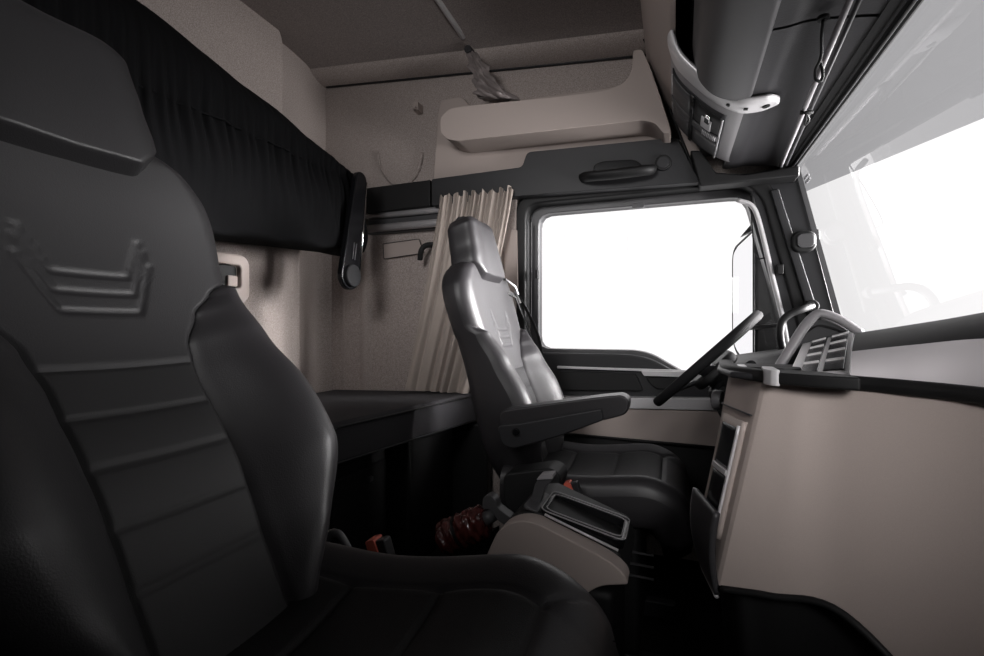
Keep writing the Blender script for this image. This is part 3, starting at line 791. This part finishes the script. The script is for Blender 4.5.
slab('document', .405, .43, 1.710, 1.770, .024, 'chrome', .004)
slab('light_strip', .165, .172, 1.70, 2.0, .018, 'silver', .004)
slab('light_strip', .487, .493, 1.70, 2.06, .018, 'silver', .004)
# beige fascia above the shelf opening and its cheek down to the side wall
def fas(u, v):
    y = -.35+v*(2.21+.35); s_ = u
    pts = [(-.13, 2.46), (-.115, 2.25), (-.09, 2.15), (-.045, 2.05), (-.010, 1.985), (.004, 1.975)]
    k = s_*(len(pts)-1); i = min(int(k), len(pts)-2); t = k-i
    return (pts[i][0]*(1-t)+pts[i+1][0]*t, y, pts[i][1]*(1-t)+pts[i+1][1]*t)
obj('fascia', grid(26, 6, fas), 'beige_plastic', oc, smooth=True)
ckp = [(637, 28), (648, 46), (655, 65), (668, 104), (681, 138), (699, 183), (722, 183), (704, 158), (693, 130), (684, 95), (679, 60), (677, 28)]
obj('cheek', prism([at(a, b, Y=2.17) for a, b in ckp], (0, .04, 0)), 'beige_plastic', oc, bevel=.008)
obj('cheek_seal', tube(smooth_path([at(a, b, Y=2.165) for a, b in ckp[:6]], 5), .006, 8), 'black', oc, smooth=True)
obj('lower_cheek', prism([at(a, b, Y=2.12) for a, b in ((700, 150), (716, 172), (745, 174), (800, 165), (800, 176), (700, 186), (690, 150))], (0, .09, 0)), 'black', oc, bevel=.008)

# ================================================================= WINDSCREEN
WT, WB_ = (.430, 1.700), (.622, .95)
hd = merge(prism([(.40, -.35, 1.70), (.450, -.35, 1.690), (.442, -.35, 1.76), (.40, -.35, 1.78)], (0, 2.65, 0)),
           tube([(.425, -.35, 1.697), (.425, 2.2, 1.697)], .006, 8), tube([(.447, -.35, 1.69), (.447, 2.2, 1.69)], .007, 8))
h10 = obj('trim_10', hd, 'black', smooth=False); tag(h10, kind='structure')
obj('header_edge', tube([(.437, -.35, 1.686), (.437, 2.19, 1.686)], .0035, 8), 'mid', h10, smooth=True)
def ws(u, v):
    y = -.36+u*(2.30+.36)
    x = WT[0]+.022+(WB_[0]-WT[0])*v; z = WT[1]+(WB_[1]-WT[1])*v
    x += .035*math.sin(math.pi*u)**.7*0+.0
    return (x, y, z)
w2 = obj('window_2', grid(2, 2, ws), 'glass'); tag(w2, kind='structure')
# ceramic print at edge + small print mark
obj('edge_band', prism([at(793, 168, Y=2.19)+Vector((.006, 0, 0)), at(798, 168, Y=2.19)+Vector((.006, 0, 0)), at(841, 322, Y=2.19)+Vector((.006, 0, 0)), at(835, 322, Y=2.19)+Vector((.006, 0, 0))], (0, .004, 0)), 'mid', w2)
def wsp(y, z, off=-.003):
    t = (WT[1]-z)/(WT[1]-WB_[1]); return Vector((WT[0]+.022+(WB_[0]-WT[0])*t+off, y, z))
mk = []
for k, (a, b) in enumerate(((0, .010), (.014, .020), (.024, .034), (.038, .044), (.047, .058))):
    for r_ in (0, 1):
        z0 = 1.630-.016*r_; mk.append(([wsp(2.13-a, z0), wsp(2.13-b, z0), wsp(2.13-b, z0-.009), wsp(2.13-a, z0-.009)], [(0, 1, 2, 3)]))
obj('print_mark', merge(*mk), 'print', w2)

# roller blind bar with strap, cord
bl = empty('roller_blind', at(815, 86, Z=1.69), 'slim silver roller blind bar under the overhead console', 'blind')
b0, b1 = at(781, 166, Z=1.685), at(858, -20, Z=1.685)
obj('pull_bar', merge(tube([b0, b1], .0065, 12)), 'pod', bl, smooth=True)
obj('pull_bar', tube([b0+Vector((.018, 0, .003)), b1+Vector((.018, 0, .003))], .005, 10), 'mid', bl, smooth=True)
c = at(806, 113, Z=1.675)
obj('strap', merge(tube([c+Vector((-.015, 0, .004)), c+Vector((.018, .0, .0))], .006, 8), tube(smooth_path([c, c+Vector((.004, .02, -.012)), c+Vector((.008, .045, -.018)), c+Vector((.012, .02, -.012)), c], 5), .0035, 6)), 'black', bl, smooth=True)
c0 = at(823, 20, Z=1.705)
cord = empty('hanging_loop', c0, 'thin black looped cord hanging under the overhead console beside the blind bar', 'cord')
lp = smooth_path([c0, c0+Vector((.0, .01, -.03)), c0+Vector((.004, .03, -.062)), c0+Vector((-.004, .04, -.085)), c0+Vector((-.002, .045, -.104)), c0+Vector((.010, .05, -.106)), c0+Vector((.010, .045, -.085)), c0+Vector((.002, .035, -.068))], 6)
obj('cord_loop', tube(lp, .0032, 8), 'black', cord, smooth=True)
obj('anchor', disc(c0+Vector((0, 0, .004)), .012, (0, 0, 1), .008), 'black', cord, bevel=.002)

# ================================================================= DASHBOARD
db = empty('dashboard', (.3, 1.0, .6), 'curved dashboard with dark soft top and beige lower face', 'dashboard')
def path3(pts, n=8): return smooth_path(pts, n)
ribs = [((.52, -.34), (.60, -.34, 1.075)), ((.50, .2), (.58, .2, 1.09)), ((.455, .55), (.56, .60, 1.092)), ((.372, .775), (.52, .93, 1.087)),
        ((.315, .855), (.465, 1.13, 1.064)), ((.262, .905), (.405, 1.36, 1.038))]
lips = path3([(a[0], a[1], .972) for a, c in ribs], 8); crs = path3([c for a, c in ribs], 8)
lips_all = path3([(a[0], a[1], .972) for a, c in ribs]+[(.195, .942, .972), (.150, .965, .972), (.105, 1.08, .972), (.11, 1.25, .972)], 8)
NL = len(lips)
def top_fn(u, v):
    i = round(u*(NL-1)); a, c = lips[i], crs[i]
    if v < .7:
        t = v/.7; an = t*math.pi/2
        p = 1.0
        return (a.x+(c.x-a.x)*(1-math.cos(an)), a.y+(c.y-a.y)*(1-math.cos(an)), a.z+(c.z-a.z)*math.sin(an))
    t = (v-.7)/.3; return (c.x+(.655-c.x)*t, c.y, c.z-.045*t*t)
obj('dash_top', grid(NL, 32, lambda u, v: top_fn(u, .27+.73*v)), 'soft', db, smooth=True)
obj('dash_trim', grid(NL, 20, lambda u, v: top_fn(u, .27*v)), 'dash_trim', db, smooth=True)
obj('dash_sill', box(.60, .67, -.35, 2.2, .93, .97), 'black', db, bevel=.004)
# black lip strip between top and beige face
def strip(off0, off1, z0, z1, nn=6):
    ns = []
    NL = len(lips_all)
    for i, p in enumerate(lips_all):
        t = (lips_all[min(i+1, NL-1)]-lips_all[max(0, i-1)]); t.z = 0; t.normalize(); ns.append(Vector((-t.y, t.x, 0)))
    if ns[NL//2].x > 0 or ns[3].x > 0: ns = [-k for k in ns]
    def fn(u, v):
        i = round(u*(NL-1)); a = 2*math.pi*v
        m = (off0+off1)/2; r = abs(off1-off0)/2; zm = (z0+z1)/2; rz = abs(z1-z0)/2
        c_, s_ = math.cos(a), math.sin(a)
        o_ = m+r*math.copysign(abs(c_)**.5, c_); z = zm+rz*math.copysign(abs(s_)**.5, s_)
        p = lips_all[i]+ns[i]*o_; return (p.x, p.y, z)
    return grid(NL, 17, fn)
obj('lip_strip', strip(-.02, .010, .952, .975), 'black', db, smooth=True)
# beige face under the lip: follows the lip, leaning out towards the seats at its foot
foot = [(.53, -.34, .40), (.50, .2, .40), (.44, .55, .42), (.35, .765, .52), (.25, .88, .608), (.16, .93, .592), (.085, .965, .572)]
topb = [(.525, -.34, .955), (.503, .2, .955), (.458, .55, .955), (.374, .775, .955), (.262, .905, .955), (.195, .940, .955), (.160, .955, .955)]
tB, fB = path3(topb, 8), path3(foot, 8); NB_ = len(tB)
def face_fn(u, v):
    i = round(u*(NB_-1)); a, b = tB[i], fB[i]; p = a.lerp(b, v)
    w = i/(NB_-1)
    bulge = .012*math.sin(math.pi*min(1, v))*(1-w)
    return (p.x-bulge*.6, p.y-bulge*.5, p.z)
face = obj('beige_face', grid(NB_, 24, face_fn), 'beige_plastic', db, smooth=True)
# shaped rear face of centre stack, with rounded edge
def stack_fn(u, v):
    # u from aisle corner round to driver's side
    a = tB[-1].lerp(fB[-1], v)
    pl = [(0, 0), (-.006, .003), (-.012, .010), (-.016, .020), (-.034, .085), (-.050+.012*v, .135), (-.052+.012*v, .150), (-.045, .165), (.05, .20)]
    k = u*(len(pl)-1); i = min(int(k), len(pl)-2); t = k-i
    dx = pl[i][0]*(1-t)+pl[i+1][0]*t; dy = pl[i][1]*(1-t)+pl[i+1][1]*t
    return (a.x+dx, a.y+dy, a.z)
stk = obj('centre_stack', grid(49, 24, stack_fn), 'beige_plastic', db, smooth=True)
def stack_pt(u, v, off=0):
    p = Vector(stack_fn(u, v)); a = Vector(stack_fn(min(1, u+.02), v))-p; b = Vector(stack_fn(u, min(1, v+.02)))-p
    n = a.cross(b).normalized()
    if n.x > 0: n = -n
    return p+n*off
def stack_patch(name, u0, u1, v0, v1, off, m, th=.006, parent=None, skew=0):
    o = obj(name, grid(12, 12, lambda u, v: stack_pt(u0+(u1-u0)*u+skew*(v-.5), v0+(v1-v0)*v, off)), m, parent or stk, smooth=True)
    s_ = o.modifiers.new('th', 'SOLIDIFY'); s_.thickness = th; s_.offset = 0; return o
stack_patch('pocket_surround', .385, .60, .21, .80, .003, 'beige_plastic', .008)
pk = stack_patch('pocket', .41, .55, .25, .46, .007, 'gloss', .006)
pk = stack_patch('pocket', .41, .55, .50, .71, .007, 'gloss', .006)
stack_patch('pocket_rim', .405, .56, .465, .49, .010, 'silver', .006)
stack_patch('pocket_rim', .405, .56, .72, .745, .010, 'silver', .006)
stack_patch('pocket_rim', .40, .41, .235, .75, .009, 'silver', .005)
stack_patch('seam', .30, .80, .165, .172, .003, 'mid', .003)
# lower black pouch with silver rim
def pouch(u, v):
    y = .968+.135*u-.02*u*v*v; z = .705-.150*v
    x = .080-.032*u-.008*math.sin(math.pi*v)+.012*u*v*v
    return (x, y, z)
pc = obj('lower_pouch', grid(16, 16, pouch), 'console', db, smooth=True)
pc.modifiers.new('th', 'SOLIDIFY').thickness = .01
obj('pouch_rim', tube([Vector(pouch(1, k/14))+Vector((-.006, 0, 0)) for k in range(15)]+[Vector(pouch(1-k/6, 1))+Vector((-.006, 0, -.004)) for k in range(1, 7)], .0045, 8), 'silver', pc, smooth=True)
# black kick panel under the beige face
kp = path3([(.56, -.34, 0), (.53, .2, 0), (.46, .55, 0), (.36, .775, 0), (.235, .915, 0), (.13, .97, 0), (.085, 1.0, 0), (.08, 1.15, 0), (.25, 1.25, 0)], 6)
obj('kick_panel', grid(len(kp), 6, lambda u, v: (kp[round(u*(len(kp)-1))].x+.012+.05*v, kp[round(u*(len(kp)-1))].y, .64-.635*v)), 'black', db, smooth=True)
obj('face_piping', tube([p+Vector((-.004, -.004, -.002)) for p in fB], .006, 8), 'black', db, smooth=True)
# driver's side under-dash
obj('under_dash', merge(prism([(.17, 1.22, .93), (.45, 1.22, .98), (.62, 1.22, .95), (.62, 1.22, .30), (.42, 1.22, .35), (.24, 1.22, .74)], (0, .93, 0)), prism([(.14, 1.0, .955), (.62, 1.0, .955), (.62, 1.0, .30), (.20, 1.0, .30)], (0, .22, 0))), 'black', db, bevel=.01)
# tray lids with bright ends on top of the stack
def tray(name, pts, parent, y0):
    o = obj(name, prism([(p[0], p[1], .955) for p in pts], (0, 0, .020)), 'black', parent, bevel=.004, seg=3); return o
t1 = [(.150, .935, .972), (.160, .915, .972), (.215, .878, .972), (.262, .860, .972), (.268, .90, .972), (.235, .965, .972), (.155, 1.00, .972)]
tl = tray('tray_lid', t1, db, 0)
obj('tray_end', prism(round_poly([(.146, .938, .952), (.154, .915, .952), (.166, .910, .952), (.170, .995, .952), (.152, 1.0, .952)], .006, 3), (0, 0, .027)), 'silver', tl, bevel=.006, seg=3)
t2 = [(.124, 1.03, .968), (.19, 1.005, .968), (.23, 1.06, .968), (.15, 1.12, .968)]
tl2 = tray('tray_lid', t2, db, 0)
obj('tray_end', prism(round_poly([(.118, 1.045, .953), (.124, 1.03, .953), (.134, 1.03, .953), (.136, 1.10, .953), (.122, 1.10, .953)], .005, 3), (0, 0, .022)), 'silver', tl2, bevel=.005, seg=3)
obj('stack_cap', prism([(.10, 1.0, .955), (.13, .975, .955), (.30, .90, .955), (.40, 1.25, .955), (.10, 1.25, .955), (.085, 1.1, .955)], (0, 0, .012)), 'dark', db, bevel=.004)
# side knob on stack's driver face
obj('knob', disc(at(718, 400, Y=1.16), .022, (-1, .4, 0), .02), 'mid', db, bevel=.004)

# vent panel: tilted plate with two columns of slats
vp = [at(787, 381, Y=1.02), at(803, 345, Y=1.34), at(854, 331, Y=1.36), at(850, 379, Y=.915)]
def vpt(u, v, off=0):
    p = (vp[0].lerp(vp[3], u)).lerp(vp[1].lerp(vp[2], u), v)
    n = (vp[3]-vp[0]).cross(vp[1]-vp[0]).normalized()
    if n.y > 0: n = -n
    return p+n*off
def vslab(name, u0, u1, v0, v1, off, th, m, parent):
    pts = [vpt(u0, v0, off), vpt(u1, v0, off), vpt(u1, v1, off), vpt(u0, v1, off)]
    n = (vp[3]-vp[0]).cross(vp[1]-vp[0]).normalized()
    if n.y > 0: n = -n
    return obj(name, prism(pts, n*th), m, parent, bevel=.0015)
vent = vslab('air_vent', 0, 1, 0, 1.0, -.004, .008, 'bright', db)
for (c0_, c1_) in ((.22, .52), (.60, .93)):
    vslab('vent_opening', c0_, c1_, .10, .97, .0045, .003, 'gloss', vent)
    for k in range(4):
        v0 = .15+.205*k
        vslab('vent_slat', c0_+.01, c1_-.02, v0+.110, v0+.150, .0065, .003, 'bright', vent)
# instrument binnacle hood
hs = [at(771, 380, Y=1.30), at(788, 352, Y=1.31), at(803, 328, Y=1.32), at(815, 315, Y=1.33), at(824, 314, Y=1.33), at(840, 320, Y=1.33), at(860, 333, Y=1.33)]
hsp = smooth_path(hs, 8)
NH = len(hsp)
def hood(u, v):
    p = hsp[round(u*(NH-1))]; y = p.y+.62*v
    e = math.sqrt(max(0, 1-(2*v-1)**8)); zc_ = .93
    return (p.x+.20*v, y, zc_+(p.z-zc_)*(.80+.20*e)*(1-.25*v))
hd_ = obj('binnacle_hood', grid(NH, 30, hood), 'soft', db, smooth=True)
obj('hood_rim', tube([p+Vector((0, -.005, 0)) for p in hsp], .009, 10, r2=.013), 'pod', hd_, smooth=True)
inn = [p.lerp(Vector((.36, p.y, .93)), .10) for p in hsp]
obj('hood_side', prism([Vector((p.x, 1.335, p.z)) for p in inn]+[Vector((.42, 1.335, .95))], (0, .01, 0)), 'dark', hd_)

# ================================================================= STEERING WHEEL
wl0, wh0 = at(655, 404, Y=1.64), at(761, 312, Y=1.64)
wc_ = (wl0+wh0)/2; ax1 = (wh0-wl0).normalized(); Rw = (wh0-wl0).length/2-.012
vw = (wc_-Vector((0, 0, ZC))).normalized().lerp(Vector((0, 1, 0)), .12); vw = (vw-ax1*vw.dot(ax1)).normalized(); nw = vw.cross(ax1).normalized()
if nw.z < 0: nw = -nw
sw = empty('steering_wheel', wc_, 'black steering wheel seen edge-on in front of the driver seat', 'steering wheel')
def rimf(u, v):
    a = 2*math.pi*u; b = 2*math.pi*v
    rd = ax1*math.cos(a)+vw*math.sin(a)
    return wc_+rd*(Rw+.0115*math.cos(b))+nw*(.0150*math.sin(b))
g_ = grid(90, 17, rimf, closed_u=True); obj('rim', g_, 'rim', sw, smooth=True)
hubc = wc_-nw*.055
obj('hub', prism([hubc+ax1*a+Vector((0, b, 0)) for a, b in rrect(-.005, 0, .15, .19, .05)], nw*.035), 'black', sw, bevel=.012, seg=3)
for (a0, a1_, w_) in ((100, 100, .02), (-100, -100, .02), (150, 155, .014), (-150, -155, .014)):
    r_ = math.radians(a0); rd = ax1*math.cos(r_)+vw*math.sin(r_)
    tn = nw.cross(rd).normalized()
    p0_ = hubc+rd*.07+nw*.015; p1_ = wc_+rd*(Rw-.005)
    q = [p0_+tn*w_*1.4, p1_+tn*w_*.8, p1_-tn*w_*.8, p0_-tn*w_*1.4]
    obj('spoke', prism(q, nw*.012), 'dark', sw, bevel=.004)
obj('steering_column', tube([hubc, hubc-nw*.10, hubc-nw*.30], [.05, .062, .085], 20), 'black', sw, smooth=True)
obj('column_shroud', prism(round_poly([hubc-nw*.02+ax1*.05, hubc-nw*.02-ax1*.07, hubc-nw*.24-ax1*.14, hubc-nw*.26+ax1*.10], .02, 4), (0, .10, 0)), 'black', sw, bevel=.01).location.y = -.05
stq = wc_-nw*.075
obj('stalk', tube([stq+Vector((0, -.03, 0)), stq+Vector((0, -.10, 0))+ax1*.05, stq+Vector((0, -.16, 0))+ax1*.075], [.009, .009, .013], 10), 'dark', sw, smooth=True)
obj('stalk', tube([stq+Vector((0, -.03, 0)), stq+Vector((0, -.09, 0))-ax1*.055, stq+Vector((0, -.15, 0))-ax1*.05+nw*.0], [.008, .008, .012], 10), 'dark', sw, smooth=True)

# ================================================================= CENTRE CONSOLE
cc = empty('centre_console', (-.2, 1.05, .0), 'beige-sided centre console between the seats with a glossy black tray', 'console')
CP = lambda px, py: at(px, py, Y=.99)
sp_ = round_poly([CP(470, 600), CP(486, 556), CP(498, 530), CP(513, 521), CP(532, 521), CP(560, 535), CP(600, 556), CP(616, 566), CP(626, 577), CP(628, 585), CP(600, 586), CP(560, 610)], [.01, .03, .03, .03, .03, .05, .03, .02, .02, .005, .02, .02], 5)
obj('side_panel', prism(sp_, (0, .05, 0)), 'beige_plastic', cc, bevel=.012, seg=4)
ridge = [CP(548, 556), CP(575, 565), CP(600, 578), CP(626, 583)]
bx = [CP(500, 530), CP(513, 519), CP(532, 519), CP(618, 563), CP(627, 590), CP(560, 620), CP(480, 620)]
bx = [Vector((p.x, 1.035, p.z)) for p in bx]
obj('console_body', prism(bx, (0, .22, 0)), 'black', cc, bevel=.01)
obj('console_foot', box(-.40, -.115, 1.0, 1.24, 0, .50), 'black', cc, bevel=.02)
# sloping black tray with raised rim
tA, tB_, = at(541, 515, Y=1.06), at(622, 553, Y=1.03)
tU = (tB_-tA); tU.y = 0
tV = Vector((0, .13, 0)); tN = Vector((-tU.z, 0, tU.x)).normalized()
def TP(a, b, c_=0): return Vector((tA.x, 1.035, tA.z))+tU*a+tV*b+tN*c_
ol = [TP(a+.5, b+.5, .0) for a, b in rrect(0, 0, 1.0, 1.0, .12)]; il = [TP(a+.5, b+.5, .0) for a, b in rrect(0, 0, .90, .80, .10)]
tr = obj('tray', ring_prism(ol, il, tN*.022), 'gloss', cc, bevel=.003)
obj('tray_floor', prism([p-tN*.0 for p in il], tN*-.004), 'black', tr)
obj('tray_rim', merge(tube([p+tN*.024 for p in ol]+[ol[0]+tN*.024], .0016, 6), tube([p+tN*.024 for p in il]+[il[0]+tN*.024], .0014, 6)), 'pod', tr, smooth=True)
obj('tray_edge_line', tube([CP(540, 524)+Vector((0, .04, .006)), CP(616, 562)+Vector((0, .04, .006))], .003, 6), 'silver', cc, smooth=True)
obj('top_plate', prism(round_poly([TP(-.22, .0, .01), TP(-.22, .9, .01), TP(-.02, .9, .01), TP(-.02, .0, .01)], .01, 3), tN*.008), 'mid', cc, bevel=.003)
# parking lever: stands on the console
lv = obj('parking_lever', prism(round_poly([at(526, 517, Y=1.08), at(535, 484, Y=1.08), at(539, 478, Y=1.08), at(551, 476, Y=1.08), at(552, 481, Y=1.08), at(545, 487, Y=1.08), at(536, 518, Y=1.08)], .006, 3), (0, .022, 0)), 'mid', cc, bevel=.006, seg=3)
obj('lever_top', prism(round_poly([at(536, 480, Y=1.075), at(540, 475, Y=1.075), at(553, 474, Y=1.075), at(553, 479, Y=1.075)], .004, 3), (0, .030, 0)), 'pod', lv, bevel=.004)
# grey T-handled lever
gl = empty('release_lever', at(500, 520, Y=1.16), 'light grey cranked lever between the red extinguisher and the console', 'lever')
GP = lambda px, py: at(px, py, Y=1.16)
obj('lever_arm', prism(round_poly([GP(483, 497), GP(490, 495), GP(495, 500), GP(497, 508), GP(512, 519), GP(508, 527), GP(499, 522), GP(491, 510), GP(482, 509)], .008, 3), (0, .035, 0)), 'silver' if False else 'mid', gl, bevel=.007, seg=3)
obj('lever_mount', tube([GP(508, 524)+Vector((0, .017, 0)), Vector((GP(505, 560).x-.03, 1.177, .30))], .016, 10), 'black', gl, smooth=True)
# dark red extinguisher in shiny wrap, lying on the tunnel
E0, E1 = at(440, 541, Y=1.22), at(486, 519, Y=1.24)
ex = empty('fire_extinguisher', (E0+E1)/2, 'dark red cylinder strapped between the seats and wrapped in shiny film', 'fire extinguisher')
axE = (E1-E0).normalized(); up = Vector((0, 0, 1)); sE = axE.cross(up).normalized(); uE = sE.cross(axE)
Le = (E1-E0).length
def exf(u, v):
    a = 2*math.pi*u; r = .047
    r *= math.sqrt(max(0, 1-max(0, (.1-v)/.1)**2)) if v < .1 else (math.sqrt(max(0, 1-max(0, (v-.88)/.14)**2)))
    r *= 1+.07*math.sin(a*3+v*14)*math.sin(v*9)+.04*math.sin(a*7-v*23)+.035*math.sin(v*45+a*2)
    if .40 < v < .48: r *= .88
    return E0+axE*Le*v+(sE*math.cos(a)+uE*math.sin(a))*r
eg = grid(48, 60, exf, closed_u=True)
obj('cylinder', (eg[0], eg[1]+[tuple(range(48)), tuple(59*48+i for i in range(48))]), 'red', ex, smooth=True)
obj('strap', grid(40, 4, lambda u, v: E0+axE*Le*(.41+.06*v)+(sE*math.cos(2*math.pi*u)+uE*math.sin(2*math.pi*u))*.0465, closed_u=True), 'black', ex, smooth=True)
obj('nozzle_cap', tube([E1-axE*.01, E1+axE*.03], [.022, .016], 16), 'mid', ex, smooth=True)
obj('cradle', prism([E0+sE*-.03-uE*.045, E1+sE*-.03-uE*.045, Vector((E1.x, E1.y+.03, .0)), Vector((E0.x, E0.y+.03, .0))], (0, .03, 0)), 'black', ex)

# ================================================================= EXTERIOR
mr = empty('exterior_mirror', (.35, 2.5, 1.2), 'large upright door mirror outside the driver window in a black housing', 'mirror')
mz0, mz1 = .86, 1.50
mo = [(.335, 2.44), (.282, 2.72)]
glp = round_poly([(mo[0][0], mo[0][1], mz1-.02), (mo[1][0], mo[1][1], mz1-.06), (mo[1][0], mo[1][1], mz0+.10), (mo[0][0], mo[0][1], mz0)], [.03, .07, .10, .03], 6)
obj('mirror_glass', prism(glp, (.006, .001, 0)), 'mirror', mr)
hsg = [p+Vector((.004, 0, 0)) for p in scaled([Vector(p) for p in glp], .02, c=(.31, 0, 1.18))]
obj('housing', prism([Vector((p.x+.008, p.y, p.z)) for p in hsg], (.26, .03, 0)), 'black', mr, bevel=.02, seg=3)
obj('glass_rim', tube(hsg+[hsg[0]], .005, 6), 'dark', mr, smooth=True)
obj('upper_arm', prism(round_poly([at(741, 236, Y=2.40), at(760, 214, Y=2.40), at(772, 214, Y=2.40), at(762, 226, Y=2.40)], .006, 3), (0, .05, 0)), 'black', mr, bevel=.004)
obj('lower_arm', tube([at(748, 328, Y=2.42), at(785, 325, Y=2.36)], .010, 8), 'black', mr, smooth=True)
obj('pivot_block', prism(round_poly([at(748, 196, Y=2.36), at(757, 196, Y=2.36), at(760, 212, Y=2.36), at(749, 210, Y=2.36)], .006, 3), (0, .05, 0)), 'dark', mr, bevel=.003)
obj('arm_bracket', tube([at(762, 220, Y=2.40), at(775, 222, Y=2.36), at(783, 232, Y=2.34)], .012, 8), 'black', mr, smooth=True)
# added grey panel standing in for the grey reflection on the windscreen
g0, g1 = at(870, 165, Z=5.5), at(984, 118, Z=5.5)
dr = (g1-g0).normalized(); pr = Vector((-dr.y, dr.x, 0))
if pr.x > 0: pr = -pr
a0 = g0-dr*3; a1 = g0+dr*16
pr2 = -pr if (pr.dot(Vector((-.0, -1, 0))) < 0) else pr
st = obj('studio_ceiling', prism([a0, a1, a1+pr2*14, a0+pr2*14], (0, 0, .1)), 'studio'); tag(st, kind='structure'); st.name = 'exterior_ceiling'

# ================================================================= LIGHT
w = bpy.data.worlds.new('world'); sc.world = w; w.use_nodes = True
bg = w.node_tree.nodes['Background']; bg.inputs[0].default_value = (1, .985, .99, 1); bg.inputs[1].default_value = WORLD
def area(name, loc, rot, sx, sy, e=0, portal=False, col=(1, .98, .98)):
    l = bpy.data.lights.new(name, 'AREA'); l.shape = 'RECTANGLE'; l.size = sx; l.size_y = sy; l.energy = e; l.color = col
    l.cycles.is_portal = portal
    o = bpy.data.objects.new(name, l); COL.objects.link(o); o.location = loc; o.rotation_euler = rot; return o
def aim(o, tgt):
    d = Vector(tgt)-o.location; o.rotation_euler = d.to_track_quat('-Z', 'Y').to_euler()
a = area('driver_softbox', (.6, 6.0, 2.2), (0, 0, 0), 4.5, 3.5, KEY_D); aim(a, (-.2, 2.2, 1.2))
a = area('front_softbox', (1.9, 2.7, 1.6), (0, 0, 0), 1.4, 1.3, KEY_F); aim(a, (-.8, 1.85, 1.15)); a.data.spread = math.radians(44)
a = area('low_softbox', (1.25, 1.7, 1.12), (0, 0, 0), .9, .5, KEY_U); aim(a, (-.7, 2.0, 2.2)); a.data.spread = math.radians(90)  # added unseen fill that lifts the side bin and ceiling
a = area('side_lamp', (.38, -.31, 1.35), (0, 0, 0), .35, .35, KEY_P); aim(a, (.20, .97, .88)); a.data.spread = math.radians(42)  # added unseen fill inside the cab, brightens the dash face
a = area('rear_lamp', (-.75, -.28, 1.95), (0, 0, 0), .6, .5, KEY_R); aim(a, (-.75, 2.2, 1.45)); a.data.spread = math.radians(80)  # added unseen fill behind the near seat, brightens the driver's side wall
a = area('portal', (.60, .95, 1.33), (0, 0, 0), 2.5, .75, portal=True); aim(a, (-2, .95, 1.0))
a = area('portal', (-.12, YW+.12, 1.22), (0, 0, 0), 1.15, .85, portal=True); aim(a, (-.12, 0, 1.22))
sc.view_settings.view_transform = 'Standard'; sc.view_settings.look = 'None'; sc.view_settings.exposure = EXPO; sc.view_settings.gamma = .92
sc.cycles.max_bounces = 10; sc.cycles.diffuse_bounces = 5; sc.cycles.glossy_bounces = 4; sc.cycles.transparent_max_bounces = 8
sc.cycles.use_denoising = True; sc.cycles.sample_clamp_indirect = 4
sc.cycles.caustics_reflective = False; sc.cycles.caustics_refractive = False
